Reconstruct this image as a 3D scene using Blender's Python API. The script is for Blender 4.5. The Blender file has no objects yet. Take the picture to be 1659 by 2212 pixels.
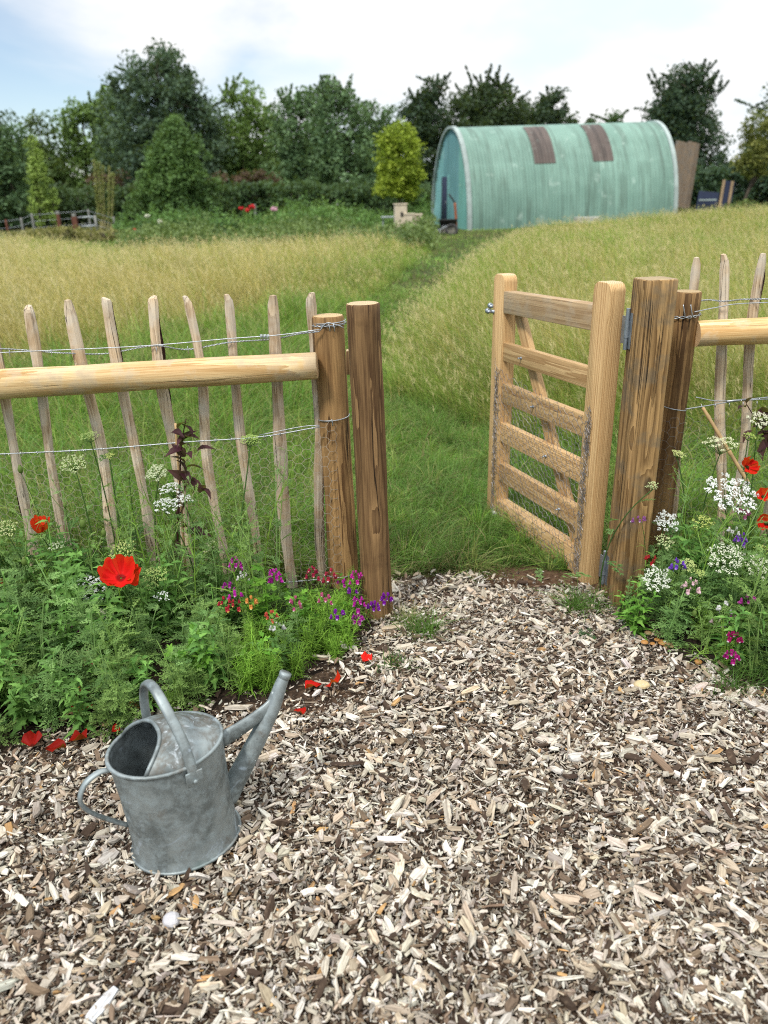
import bpy, math, random
import numpy as np
from mathutils import Vector, Matrix
random.seed(11)
rng = np.random.default_rng(11)
S = bpy.context.scene
COL = S.collection
PI = math.pi
rad = math.radians

# ---------------------------------------------------------------- camera
FPX, CX, CY, CAMH = 1662.0, 829.5, 1106.0, 1.55
_p, _r = rad(21.84), rad(1.26)
cF = np.array([0, math.cos(_p), -math.sin(_p)])
_R0 = np.array([1.0, 0, 0]); _U0 = np.cross(_R0, cF)
cR = _R0*math.cos(_r) - _U0*math.sin(_r)
cU = _U0*math.cos(_r) + _R0*math.sin(_r)
CAM = np.array([0, 0, CAMH])
cam = bpy.data.cameras.new('camera'); camo = bpy.data.objects.new('camera', cam); COL.objects.link(camo)
camo.matrix_world = Matrix([[cR[i], cU[i], -cF[i], CAM[i]] for i in range(3)] + [[0, 0, 0, 1]])
cam.sensor_fit = 'VERTICAL'; cam.sensor_height = 24.0; cam.sensor_width = 18.0; cam.lens = 24.0*FPX/2212
cam.clip_start = 0.05; cam.clip_end = 3000
cam.dof.use_dof = True; cam.dof.focus_distance = 2.5; cam.dof.aperture_fstop = 1.8; cam.dof.aperture_blades = 0
S.camera = camo

def ray(px, py):
    return cF*FPX + cR*(px-CX) - cU*(py-CY)
def W(px, py, Y):                       # the point seen at a pixel of the photo, Y metres away
    d = ray(px, py); return CAM + d*(Y/d[1])
def Wz(px, py, z=0.0):
    d = ray(px, py); return CAM + d*((z-CAMH)/d[2])

def smooth(a, b, x):
    t = np.clip((np.asarray(x, float)-a)/(b-a), 0, 1); return t*t*(3-2*t)
def gz(x, y):                           # lie of the land: level by the gate, a slow rise to the hut
    x = np.asarray(x, float); y = np.asarray(y, float)
    s = np.clip(y-4.5, 0, 62)
    z = 0.0173*s*s/(s+1.0)*1.035
    z = z + 0.02*np.clip(x-3.6, 0, 14)*smooth(12, 33, y)
    z = z + 0.018*smooth(3.3, 6, y)*(np.sin(x*1.3+y*.7)+np.sin(x*.6-y*1.1+1.0))
    return z
def Wg(px, py):                         # where the view ray through a pixel meets the land
    d = ray(px, py); Y = 2.0
    for i in range(6000):
        P = CAM + d*(Y/d[1])
        if P[2] <= gz(P[0], P[1]): break
        Y += 0.015 + Y*0.0008
    return P

# ---------------------------------------------------------------- mesh builder
class G:
    def __init__(s):
        s.V, s.F3, s.F4, s.C, s.U, s.n = [], [], [], [], [], 0
    def add(s, V, F3=None, F4=None, C=(1, 1, 1), U=None):
        V = np.asarray(V, float).reshape(-1, 3); k = len(V)
        s.V.append(V); s.C.append(np.broadcast_to(np.asarray(C, float), (k, 3)))
        s.U.append(np.zeros((k, 3)) if U is None else np.asarray(U, float))
        if F3 is not None and len(F3): s.F3.append(np.asarray(F3, np.int64).reshape(-1, 3)+s.n)
        if F4 is not None and len(F4): s.F4.append(np.asarray(F4, np.int64).reshape(-1, 4)+s.n)
        s.n += k
        return s
    def addT(s, T, C=None):
        V, F3, F4, C0 = T
        return s.add(V, F3, F4, C0 if C is None else np.asarray(C0)*np.asarray(C))
    def inst(s, T, M, L, C=None):       # many copies of one small shape: M (K,3,3), L (K,3), C (K,3) multiplies
        V, F3, F4, C0 = T
        K, k = len(L), len(V)
        if K == 0: return s
        P = np.einsum('kij,nj->kni', M, V) + np.asarray(L)[:, None, :]
        Cc = np.broadcast_to(np.asarray(C0, float), (k, 3))[None]*np.ones((K, 1, 1))
        if C is not None: Cc = Cc*np.asarray(C)[:, None, :]
        off = (np.arange(K)*k)[:, None, None]
        f3 = (np.asarray(F3, np.int64).reshape(-1, 3)[None]+off).reshape(-1, 3) if F3 is not None and len(F3) else None
        f4 = (np.asarray(F4, np.int64).reshape(-1, 4)[None]+off).reshape(-1, 4) if F4 is not None and len(F4) else None
        return s.add(P.reshape(-1, 3), f3, f4, Cc.reshape(-1, 3))
    def T(s):
        V = np.concatenate(s.V); C = np.concatenate(s.C)
        return (V, np.concatenate(s.F3) if s.F3 else np.zeros((0, 3), int), np.concatenate(s.F4) if s.F4 else np.zeros((0, 4), int), C)
    def mesh(s, name, smooth_=False, origin=None):
        V = np.concatenate(s.V) if s.V else np.zeros((0, 3))
        if origin is not None: V = V - np.asarray(origin, float)
        f3 = np.concatenate(s.F3) if s.F3 else np.zeros((0, 3), np.int64)
        f4 = np.concatenate(s.F4) if s.F4 else np.zeros((0, 4), np.int64)
        m = bpy.data.meshes.new(name)
        m.vertices.add(len(V)); m.vertices.foreach_set('co', V.astype(np.float32).ravel())
        nl = len(f3)*3 + len(f4)*4
        m.loops.add(nl); m.polygons.add(len(f3)+len(f4))
        m.loops.foreach_set('vertex_index', np.concatenate([f3.ravel(), f4.ravel()]).astype(np.int32))
        ls = np.concatenate([np.arange(len(f3))*3, len(f3)*3+np.arange(len(f4))*4]).astype(np.int32)
        m.polygons.foreach_set('loop_start', ls)
        m.polygons.foreach_set('use_smooth', np.full(len(ls), bool(smooth_)))
        a = m.attributes.new('Col', 'FLOAT_COLOR', 'POINT')
        C = np.concatenate(s.C); a.data.foreach_set('color', np.concatenate([C, np.ones((len(C), 1))], 1).astype(np.float32).ravel())
        U = np.concatenate(s.U)
        if np.any(U):
            b = m.attributes.new('wc', 'FLOAT_VECTOR', 'POINT'); b.data.foreach_set('vector', U.astype(np.float32).ravel())
        m.update(calc_edges=True); m.validate()
        return m
    def obj(s, name, mat, parent=None, smooth_=False, M=None, origin=None):
        # verts are world coordinates, or local ones when a world matrix M is given
        ploc = Vector((0, 0, 0))
        q = parent
        while q is not None: ploc = ploc + q.location; q = q.parent
        if M is None:
            o0 = Vector(origin) if origin is not None else ploc.copy()
            m = s.mesh(name, smooth_, o0); o = bpy.data.objects.new(name, m); o.location = o0 - ploc
        else:
            m = s.mesh(name, smooth_); o = bpy.data.objects.new(name, m)
            o.location = M.translation - ploc; o.rotation_euler = M.to_euler()
        m.materials.append(mat); COL.objects.link(o)
        if parent is not None: o.parent = parent
        return o

def tag(o, label=None, cat=None, group=None, kind=None):
    if label: o['label'] = label
    if cat: o['category'] = cat
    if group: o['group'] = group
    if kind: o['kind'] = kind
    return o
def thing(name, loc, label, cat, group=None):
    o = bpy.data.objects.new(name, None); COL.objects.link(o); o.location = Vector(loc); o.empty_display_size = 0.1
    return tag(o, label, cat, group)

def axes(z):                            # (K,3) directions -> (K,3,3) frames with that local z
    z = np.asarray(z, float); z = z/np.maximum(np.linalg.norm(z, axis=1, keepdims=True), 1e-9)
    h = np.where(np.abs(z[:, 2:3]) < .95, np.array([[0, 0, 1.]]), np.array([[1., 0, 0]]))
    x = np.cross(h, z); x /= np.linalg.norm(x, axis=1, keepdims=True); y = np.cross(z, x)
    return np.stack([x, y, z], 2)
def rotz(a):
    c, s_ = np.cos(a), np.sin(a); z = np.zeros_like(c); o = np.ones_like(c)
    return np.stack([np.stack([c, -s_, z], 1), np.stack([s_, c, z], 1), np.stack([z, z, o], 1)], 1)
def rotx(a):
    c, s_ = np.cos(a), np.sin(a); z = np.zeros_like(c); o = np.ones_like(c)
    return np.stack([np.stack([o, z, z], 1), np.stack([z, c, -s_], 1), np.stack([z, s_, c], 1)], 1)
def roty(a):
    c, s_ = np.cos(a), np.sin(a); z = np.zeros_like(c); o = np.ones_like(c)
    return np.stack([np.stack([c, z, s_], 1), np.stack([z, o, z], 1), np.stack([-s_, z, c], 1)], 1)

def tubeT(path, r, seg=6, cap=True, flat=1.0, ref=None):
    P = np.asarray(path, float); n = len(P); r = np.broadcast_to(np.asarray(r, float), (n,))
    t = np.gradient(P, axis=0); t /= np.maximum(np.linalg.norm(t, axis=1, keepdims=True), 1e-9)
    x = np.array(ref, float) if ref is not None else (np.array([0, 0, 1.]) if abs(t[0, 2]) < .9 else np.array([1., 0, 0]))
    V = []
    a = np.arange(seg)*2*PI/seg
    for i in range(n):
        x = x - t[i]*x.dot(t[i]); x = x/max(np.linalg.norm(x), 1e-9); y = np.cross(t[i], x)
        V.append(P[i] + r[i]*(np.cos(a)[:, None]*x + flat*np.sin(a)[:, None]*y))
    V = np.concatenate(V)
    i = np.arange(n-1)[:, None]*seg; j = np.arange(seg)[None]; j2 = (j+1) % seg
    F4 = np.stack([i+j, i+j2, i+seg+j2, i+seg+j], 2).reshape(-1, 4)
    F3 = []
    if cap:
        V = np.concatenate([V, P[:1], P[-1:]]); c0, c1 = n*seg, n*seg+1
        for k in range(seg):
            F3.append([c0, (k+1) % seg, k]); F3.append([c1, (n-1)*seg+k, (n-1)*seg+(k+1) % seg])
    return (V, np.array(F3, int).reshape(-1, 3), F4, np.ones((len(V), 3)))
def bez(p0, p1, p2, n=8):
    t = np.linspace(0, 1, n)[:, None]; p0, p1, p2 = map(lambda p: np.asarray(p, float), (p0, p1, p2))
    return (1-t)**2*p0 + 2*t*(1-t)*p1 + t*t*p2
def spline(pts, n=40):
    P = np.asarray(pts, float); Q = np.concatenate([2*P[:1]-P[1:2], P, 2*P[-1:]-P[-2:-1]])
    out = []
    m = len(P)-1
    for u in np.linspace(0, m-1e-6, n):
        i = int(u); t = u-i; a, b, c, d = Q[i], Q[i+1], Q[i+2], Q[i+3]
        out.append(.5*((2*b)+(-a+c)*t+(2*a-5*b+4*c-d)*t*t+(-a+3*b-3*c+d)*t**3))
    return np.array(out)
def edges(g, P0, P1, r, seg=4, C=None):  # many thin straight rods
    P0, P1 = np.asarray(P0, float), np.asarray(P1, float)
    a = np.arange(seg)*2*PI/seg
    V = np.concatenate([np.stack([np.cos(a), np.sin(a), 0*a], 1), np.stack([np.cos(a), np.sin(a), 0*a+1], 1)])
    F4 = [[k, (k+1) % seg, seg+(k+1) % seg, seg+k] for k in range(seg)]
    d = P1-P0; L = np.linalg.norm(d, axis=1); M = axes(d)*np.stack([0*L+r, 0*L+r, L], 1)[:, None, :]
    g.inst((V, None, F4, (1, 1, 1)), M, P0, C)
def boxT(sx, sy, sz, bev=0.0, seg=2, z0=True):
    import bmesh
    bm = bmesh.new(); bmesh.ops.create_cube(bm, size=1.0)
    for v in bm.verts: v.co = (v.co.x*sx, v.co.y*sy, (v.co.z+(.5 if z0 else 0))*sz)
    if bev > 0: bmesh.ops.bevel(bm, geom=list(bm.edges), offset=bev, segments=seg, affect='EDGES', profile=.5)
    return bmT(bm)
def bmT(bm):
    bm.verts.index_update()
    V = np.array([v.co[:] for v in bm.verts]); f3, f4 = [], []
    for f in bm.faces:
        ix = [v.index for v in f.verts]
        if len(ix) == 3: f3.append(ix)
        elif len(ix) == 4: f4.append(ix)
        else:
            for k in range(1, len(ix)-1): f3.append([ix[0], ix[k], ix[k+1]])
    bm.free()
    return (V, np.array(f3, int).reshape(-1, 3), np.array(f4, int).reshape(-1, 4), np.ones((len(V), 3)))
def sphT(nu=8, nv=5):
    V, F3, F4 = [], [], []
    for j in range(nv+1):
        th = PI*j/nv
        for i in range(nu): V.append((math.sin(th)*math.cos(2*PI*i/nu), math.sin(th)*math.sin(2*PI*i/nu), math.cos(th)))
    for j in range(nv):
        for i in range(nu):
            a, b, c, d = j*nu+i, j*nu+(i+1) % nu, (j+1)*nu+(i+1) % nu, (j+1)*nu+i
            F4.append([a, d, c, b])
    return (np.array(V), None, np.array(F4), np.ones((len(V), 3)))
def frame(p0, p1, nrm):                  # world matrix: local z runs p0 -> p1, local y along nrm
    p0, p1 = Vector(p0), Vector(p1); z = (p1-p0).normalized(); y = Vector(nrm); y = (y - z*y.dot(z)).normalized(); x = y.cross(z)
    return Matrix(((x.x, y.x, z.x, p0.x), (x.y, y.y, z.y, p0.y), (x.z, y.z, z.z, p0.z), (0, 0, 0, 1)))
def snoise(P, sc, seed=0):               # cheap smooth noise from sines
    r_ = np.random.default_rng(seed); P = np.asarray(P, float); o = np.zeros(len(P))
    for k in range(6):
        w = r_.normal(size=P.shape[1])*sc*(1+.5*k/2); o += np.sin(P@w + r_.uniform(0, 6.28))/(1+.4*k)
    return o/3.0

# ---------------------------------------------------------------- materials
class NT:
    def __init__(s, name):
        s.m = bpy.data.materials.new(name); s.m.use_nodes = True; s.t = s.m.node_tree; s.t.nodes.clear()
        s.out = s.n('ShaderNodeOutputMaterial')
    def n(s, ty, **kw):
        nd = s.t.nodes.new(ty)
        for k, v in kw.items(): setattr(nd, k, v)
        return nd
    def set(s, sock, v):
        if isinstance(v, bpy.types.NodeSocket): s.t.links.new(v, sock)
        elif isinstance(v, (tuple, list)) and len(v) == 3 and sock.type == 'RGBA': sock.default_value = (*v, 1)
        else: sock.default_value = v
    def math(s, op, a, b=None, c=None, clamp=False):
        nd = s.n('ShaderNodeMath', operation=op, use_clamp=clamp); s.set(nd.inputs[0], a)
        if b is not None: s.set(nd.inputs[1], b)
        if c is not None: s.set(nd.inputs[2], c)
        return nd.outputs[0]
    def mix(s, f, a, b, bl='MIX'):
        nd = s.n('ShaderNodeMix', data_type='RGBA', blend_type=bl); s.set(nd.inputs[0], f); s.set(nd.inputs[6], a); s.set(nd.inputs[7], b)
        return nd.outputs[2]
    def ramp(s, v, lo, hi, a=0.0, b=1.0):
        nd = s.n('ShaderNodeMapRange', interpolation_type='SMOOTHSTEP'); s.set(nd.inputs[0], v)
        for k, x in zip((1, 2, 3, 4), (lo, hi, a, b)): nd.inputs[k].default_value = x
        return nd.outputs[0]
    def scale(s, v, sx, sy, sz, off=None):
        nd = s.n('ShaderNodeMapping'); s.set(nd.inputs[0], v); nd.inputs[3].default_value = (sx, sy, sz)
        if off is not None: s.set(nd.inputs[1], off)
        return nd.outputs[0]
    def noise(s, v, sc, det=3, rough=.55, dist=0.0):
        nd = s.n('ShaderNodeTexNoise'); s.set(nd.inputs['Vector'], v); nd.inputs['Scale'].default_value = sc; nd.inputs['Detail'].default_value = det
        nd.inputs['Roughness'].default_value = rough; nd.inputs['Distortion'].default_value = dist
        return nd.outputs[0]
    def attr(s, nm, vec=False):
        nd = s.n('ShaderNodeAttribute', attribute_name=nm); return nd.outputs[1 if vec else 0]
    def obj(s): return s.n('ShaderNodeTexCoord').outputs['Object']
    def rnd(s): return s.n('ShaderNodeObjectInfo').outputs['Random']
    def bump(s, h, st=.3, d=.002):
        nd = s.n('ShaderNodeBump'); nd.inputs['Strength'].default_value = st; nd.inputs['Distance'].default_value = d; s.set(nd.inputs['Height'], h)
        return nd.outputs[0]
    def principled(s, col, rough=.6, metal=0.0, spec=.4, normal=None):
        b = s.n('ShaderNodeBsdfPrincipled'); s.set(b.inputs['Base Color'], col); s.set(b.inputs['Roughness'], rough); s.set(b.inputs['Metallic'], metal)
        s.set(b.inputs['Specular IOR Level'], spec)
        if normal is not None: s.set(b.inputs['Normal'], normal)
        return b.outputs[0]
    def done(s, sh):
        s.t.links.new(sh, s.out.inputs[0]); return s.m

def wood(name, c1, c2, ring=34.0, knots=.6, crack=.5, weather=None, wamt=.0, end=None, rough=.75, stretch=.05, dark=.5, spec=.25, flat=False):
    t = NT(name); o = t.obj(); r = t.rnd()
    off = t.n('ShaderNodeCombineXYZ'); t.set(off.inputs[2], t.math('MULTIPLY', r, 40.0))
    v = t.n('ShaderNodeVectorMath', operation='ADD'); t.set(v.inputs[0], o); t.set(v.inputs[1], off.outputs[0]); v = v.outputs[0]
    if flat:                             # sawn boards: the heart of the tree lies outside the board
        offx = t.n('ShaderNodeCombineXYZ'); t.set(offx.inputs[0], t.math('MULTIPLY_ADD', r, .12, -.02)); t.set(offx.inputs[1], t.math('MULTIPLY_ADD', r, -.1, .17))
        t.set(offx.inputs[2], t.math('MULTIPLY', r, 40.0)); v = t.n('ShaderNodeVectorMath', operation='ADD'); t.set(v.inputs[0], o); t.set(v.inputs[1], offx.outputs[0]); v = v.outputs[0]
    vor = t.n('ShaderNodeTexVoronoi'); t.set(vor.inputs['Vector'], t.scale(v, 7, 7, 3.2)); vor.inputs['Scale'].default_value = 1.0
    sx = t.n('ShaderNodeSeparateXYZ'); t.set(sx.inputs[0], vor.outputs['Color'])
    has = t.ramp(sx.outputs[0], 1-knots*.5-.02, 1-knots*.5+.02)
    kd = vor.outputs['Distance']
    near = t.math('MULTIPLY', t.ramp(kd, .0, .42, 1, 0), has)
    kn = t.math('MULTIPLY', t.ramp(kd, .09, .17, 1, 0), has)
    w = t.n('ShaderNodeVectorMath', operation='MULTIPLY_ADD'); t.set(w.inputs[0], near); w.inputs[1].default_value = (.03, .02, .0); t.set(w.inputs[2], t.scale(v, 1, 1, stretch)); wv = w.outputs[0]
    wave = t.n('ShaderNodeTexWave', wave_type='RINGS', rings_direction='Z'); t.set(wave.inputs['Vector'], wv)
    wave.inputs['Scale'].default_value = ring; wave.wave_profile = 'SAW'; wave.inputs['Distortion'].default_value = 5.0; wave.inputs['Detail'].default_value = 2; wave.inputs['Detail Scale'].default_value = 1.2
    fine = t.noise(t.scale(v, 1, 1, stretch*.6), 170, 4, .6)
    broad = t.noise(t.scale(v, 1, 1, .2), 14, 3)
    blot = t.noise(v, 9, 4, .6)
    f = t.math('ADD', t.math('MULTIPLY', wave.outputs['Fac'], .75), t.math('MULTIPLY', broad, .7))
    f = t.math('ADD', f, t.math('MULTIPLY_ADD', fine, 1.5, -1.05), clamp=True)
    col = t.mix(f, c1, c2)
    col = t.mix(t.math('MULTIPLY', kn, .75), col, tuple(x*.32 for x in c1))
    if weather is not None:
        wm = t.math('ADD', t.ramp(blot, .35, .7), wamt-.5, clamp=True)
        col = t.mix(wm, col, t.mix(fine, tuple(x*.62 for x in weather), weather))
    col = t.mix(t.ramp(blot, .52, .74, 0, dark), col, tuple(x*.45 for x in c1))
    cr = t.noise(t.scale(v, 1, 1, .014), 30, 2, .5)
    cm = t.math('MULTIPLY', t.ramp(t.math('ABSOLUTE', t.math('SUBTRACT', cr, .5)), .0, .012, 1, 0), t.ramp(t.noise(t.scale(v, 1, 1, .5), 6, 1), .42, .55))
    cm = t.math('MULTIPLY', cm, crack)
    col = t.mix(cm, col, tuple(x*.12 for x in c1))
    if end is not None:
        nz = t.n('ShaderNodeSeparateXYZ'); t.set(nz.inputs[0], t.n('ShaderNodeTexCoord').outputs['Normal'])
        em = t.ramp(t.math('ABSOLUTE', nz.outputs[2]), .75, .9)
        wr = t.n('ShaderNodeTexWave', wave_type='RINGS', rings_direction='Z'); t.set(wr.inputs['Vector'], v); wr.inputs['Scale'].default_value = 42; wr.inputs['Distortion'].default_value = 1.2; wr.inputs['Detail Scale'].default_value = 8
        ec = t.mix(wr.outputs['Fac'], end, tuple(x*.6 for x in end)); ec = t.mix(t.ramp(blot, .5, .7, 0, .6), ec, tuple(x*.5 for x in end))
        col = t.mix(em, col, ec)
    tone = t.math('MULTIPLY_ADD', r, .3, .85); tc = t.n('ShaderNodeCombineColor')
    for k in range(3): t.set(tc.inputs[k], tone)
    col = t.mix(1.0, col, tc.outputs[0], 'MULTIPLY')
    h = t.math('SUBTRACT', t.math('ADD', t.math('MULTIPLY', fine, .6), t.math('MULTIPLY', wave.outputs['Fac'], .35)), t.math('MULTIPLY', cm, 2.5))
    return t.done(t.principled(col, rough, 0, spec, t.bump(h, .55, .003)))

def leafy(name, trans=.3, rough=.55, spec=.3, var=.35, sc=40.0):
    t = NT(name); c = t.attr('Col')
    n = t.noise(t.obj(), sc, 2); c2 = t.mix(t.math('MULTIPLY', n, var), c, (.0, .0, .0))
    p = t.principled(c2, rough, 0, spec)
    tr = t.n('ShaderNodeBsdfTranslucent'); t.set(tr.inputs[0], t.mix(.35, c, (.35, .45, .03)))
    mx = t.n('ShaderNodeMixShader'); mx.inputs[0].default_value = trans; t.t.links.new(p, mx.inputs[1]); t.t.links.new(tr.outputs[0], mx.inputs[2])
    return t.done(mx.outputs[0])
def plain(name, col, rough=.6, metal=0., spec=.3, sc=30., var=.3, bump=.2, bd=.002, use_attr=False):
    t = NT(name); o = t.obj(); n = t.noise(o, sc, 5, .6); n2 = t.noise(o, sc*.22, 3)
    c = t.attr('Col') if use_attr else col
    f = t.math('MULTIPLY', t.math('ADD', n, n2), .5)
    dk = t.mix(1.0, c, (1-var, 1-var, 1-var), 'MULTIPLY')
    cc = t.mix(t.ramp(f, .35, .65), dk, c)
    return t.done(t.principled(cc, rough, metal, spec, t.bump(n, bump, bd)))
MAT = {}
MAT['treated'] = wood('treated_wood', (.095, .048, .017), (.36, .215, .088), ring=36, knots=.5, crack=1.0, end=(.50, .36, .19), dark=.45)
MAT['treated_dark'] = wood('treated_wood_brown', (.075, .038, .015), (.30, .18, .078), ring=34, knots=.7, crack=1.0, end=(.55, .42, .25), dark=.4)
MAT['treated_grey'] = wood('treated_wood_greyed', (.12, .064, .022), (.42, .26, .108), ring=34, knots=.6, crack=1.0, weather=(.19, .16, .11), wamt=.15, end=(.40, .30, .17), dark=.3)
MAT['rail'] = wood('peeled_pole_wood', (.42, .25, .095), (.74, .56, .30), ring=26, knots=.75, crack=.45, end=(.65, .45, .25), dark=.3, weather=(.68, .58, .42), wamt=.12, rough=.65)
MAT['stake'] = wood('cleft_chestnut', (.29, .195, .11), (.62, .49, .33), ring=30, knots=.25, crack=.9, weather=(.68, .60, .48), wamt=.5, dark=.3, rough=.85)
MAT['bark'] = wood('bark_strip', (.045, .022, .017), (.12, .065, .05), ring=30, knots=.2, crack=.5, dark=.4, rough=.85)
MAT['gate'] = wood('planed_larch', (.34, .195, .080), (.64, .44, .215), ring=46, knots=.3, crack=.12, end=(.58, .42, .24), dark=.12, stretch=.035, flat=True, rough=.6)
MAT['gate_grey'] = wood('planed_larch_greyed', (.27, .165, .08), (.54, .39, .22), ring=46, knots=.3, crack=.15, weather=(.56, .45, .31), wamt=.2, dark=.2, stretch=.035, flat=True, rough=.65)
MAT['oldboard'] = wood('old_boards', (.16, .11, .07), (.30, .22, .15), ring=20, knots=.3, crack=.8, weather=(.24, .21, .18), wamt=.5, dark=.3, flat=True)
MAT['cane'] = plain('bamboo', (.48, .32, .15), .5, var=.35, sc=25)
MAT['leaf'] = leafy('leaves', .35, .6, .18)
MAT['grass'] = leafy('grass_blades', .35, .6, .18, .15, 8.0)
MAT['treeleaf'] = leafy('tree_leaves', .22, .55, .25, .3, 1.5)
MAT['petal'] = leafy('petals', .35, .6, .15, .12, 60.0)
MAT['wire'] = plain('galvanised_wire', (.42, .45, .47), .45, .75, .5, var=.3, sc=80, bump=0)
MAT['netwire'] = plain('netting_wire', (.50, .44, .36), .5, .35, .4, var=.35, sc=20, bump=0)
MAT['netrust'] = plain('netting_wire_dull', (.30, .28, .27), .5, .5, .4, var=.4, sc=20, bump=0)
MAT['steel'] = plain('zinc_plated_steel', (.34, .38, .42), .45, .8, .5, var=.35, sc=60, bump=.1)
MAT['trunk'] = plain('tree_bark', (.10, .08, .06), .9, var=.5, sc=6, bump=.6, bd=.02)
MAT['attr'] = plain('coloured_matter', (1, 1, 1), .8, var=.25, sc=60, use_attr=True, bump=.3)
def chipmat():
    t = NT('wood_chip'); c = t.attr('Col'); w = t.attr('wc', True)
    st = t.noise(t.scale(w, 240, 240, 14), 1.0, 3, .6); sp = t.noise(t.obj(), 55, 3)
    cc = t.mix(t.ramp(st, .30, .62, .5, 0), c, (.05, .032, .02)); cc = t.mix(t.ramp(sp, .52, .72, 0, .45), cc, (.20, .14, .09))
    return t.done(t.principled(cc, .85, 0, .2, t.bump(st, .5, .002)))
MAT['chip'] = chipmat()
def soilmat(name, a, b):
    t = NT(name); o = t.obj(); n = t.noise(o, 60, 6, .65); m = t.noise(o, 7, 4)
    c = t.mix(t.ramp(n, .35, .68), a, b); c = t.mix(t.ramp(m, .4, .65, 0, .6), c, a)
    return t.done(t.principled(c, .95, 0, .15, t.bump(n, .9, .012)))
MAT['soil'] = soilmat('dark_soil', (.012, .008, .006), (.05, .033, .022))
MAT['mulch'] = soilmat('mulch_soil', (.03, .019, .012), (.13, .085, .055))
MAT['bare'] = soilmat('bare_soil', (.055, .03, .016), (.14, .085, .05))
def groundmat():
    t = NT('field_ground'); o = t.obj(); n = t.noise(o, 9, 6, .65); m = t.noise(o, .6, 4)
    c = t.mix(t.ramp(n, .35, .65), (.018, .022, .009), (.055, .07, .02)); c = t.mix(t.ramp(m, .4, .7, 0, .5), c, (.11, .085, .035))
    return t.done(t.principled(c, .95, 0, .1, t.bump(n, .8, .03)))
MAT['ground'] = groundmat()

# ---------------------------------------------------------------- sky and sun
SUN_EL, SUN_AZ = rad(56), rad(-140)      # azimuth from +Y (view direction) towards +X: high, behind the camera, to the left
wd = bpy.data.worlds.new('World'); S.world = wd; wd.use_nodes = True
nt = wd.node_tree; nt.nodes.clear()
def wn(ty, **k):
    n = nt.nodes.new(ty)
    for a, b in k.items(): setattr(n, a, b)
    return n
sky = wn('ShaderNodeTexSky', sky_type='NISHITA'); sky.sun_disc = False; sky.sun_elevation = SUN_EL; sky.sun_rotation = SUN_AZ
sky.air_density = 1.0; sky.dust_density = 0.2; sky.ozone_density = 1.0
b1 = wn('ShaderNodeBackground'); b1.inputs[1].default_value = 0.125; nt.links.new(sky.outputs[0], b1.inputs[0])
tc = wn('ShaderNodeTexCoord')
mp = wn('ShaderNodeMapping'); mp.inputs[3].default_value = (1.0, 1.0, 2.1); mp.inputs[1].default_value = (0.37, 0.2, 0.1); nt.links.new(tc.outputs['Generated'], mp.inputs[0])
cn = wn('ShaderNodeTexNoise'); cn.inputs['Scale'].default_value = 2.3; cn.inputs['Detail'].default_value = 6; cn.inputs['Roughness'].default_value = .52; cn.inputs['Distortion'].default_value = .35; nt.links.new(mp.outputs[0], cn.inputs[0])
# the cloud deck breaks open towards the north-west: cover falls off with direction
sep = wn('ShaderNodeSeparateXYZ'); nt.links.new(tc.outputs['Generated'], sep.inputs[0])
ma = wn('ShaderNodeMath', operation='MULTIPLY_ADD'); nt.links.new(sep.outputs[0], ma.inputs[0]); ma.inputs[1].default_value = .50; nt.links.new(cn.outputs[0], ma.inputs[2])
mr = wn('ShaderNodeMapRange', interpolation_type='SMOOTHSTEP'); nt.links.new(ma.outputs[0], mr.inputs[0]); mr.inputs[1].default_value = .20; mr.inputs[2].default_value = .46; mr.inputs[3].default_value = .08
cn2 = wn('ShaderNodeTexNoise'); cn2.inputs['Scale'].default_value = 4.0; cn2.inputs['Detail'].default_value = 4; nt.links.new(mp.outputs[0], cn2.inputs[0])
cr = wn('ShaderNodeMix', data_type='RGBA'); m2 = wn('ShaderNodeMapRange', interpolation_type='SMOOTHSTEP'); nt.links.new(cn2.outputs[0], m2.inputs[0]); m2.inputs[1].default_value = .36; m2.inputs[2].default_value = .56; nt.links.new(m2.outputs[0], cr.inputs[0]); cr.inputs[6].default_value = (.82, .92, .99, 1); cr.inputs[7].default_value = (1.0, 1.0, 1.0, 1)
b2 = wn('ShaderNodeBackground')
zr = wn('ShaderNodeMapRange', interpolation_type='SMOOTHSTEP'); nt.links.new(sep.outputs[2], zr.inputs[0]); zr.inputs[1].default_value = .22; zr.inputs[2].default_value = .95; zr.inputs[3].default_value = .90; zr.inputs[4].default_value = 2.0
nt.links.new(zr.outputs[0], b2.inputs[1])     # an overcast sky is brightest overhead
nt.links.new(cr.outputs[2], b2.inputs[0])
mx = wn('ShaderNodeMixShader'); nt.links.new(mr.outputs[0], mx.inputs[0]); nt.links.new(b1.outputs[0], mx.inputs[1]); nt.links.new(b2.outputs[0], mx.inputs[2])
wo = wn('ShaderNodeOutputWorld'); nt.links.new(mx.outputs[0], wo.inputs[0])
sl = bpy.data.lights.new('sun', 'SUN'); sl.energy = 3.0; sl.angle = rad(9); sl.color = (1, .95, .87)
so = bpy.data.objects.new('sun', sl); COL.objects.link(so)
sd = Vector((math.sin(SUN_AZ)*math.cos(SUN_EL), math.cos(SUN_AZ)*math.cos(SUN_EL), math.sin(SUN_EL)))
so.rotation_euler = (-sd).to_track_quat('-Z', 'Y').to_euler(); so.location = (0, 0, 20)
S.view_settings.view_transform = 'Standard'; S.view_settings.look = 'None'; S.view_settings.exposure = 0.28; S.view_settings.gamma = 1.0
S.render.engine = 'CYCLES'
S.cycles.use_denoising = False; S.cycles.filter_width = 1.05
S.cycles.max_bounces = 5; S.cycles.diffuse_bounces = 3; S.cycles.glossy_bounces = 2; S.cycles.transmission_bounces = 3; S.cycles.transparent_max_bounces = 4
S.cycles.use_adaptive_sampling = True; S.cycles.adaptive_threshold = 0.008
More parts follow.
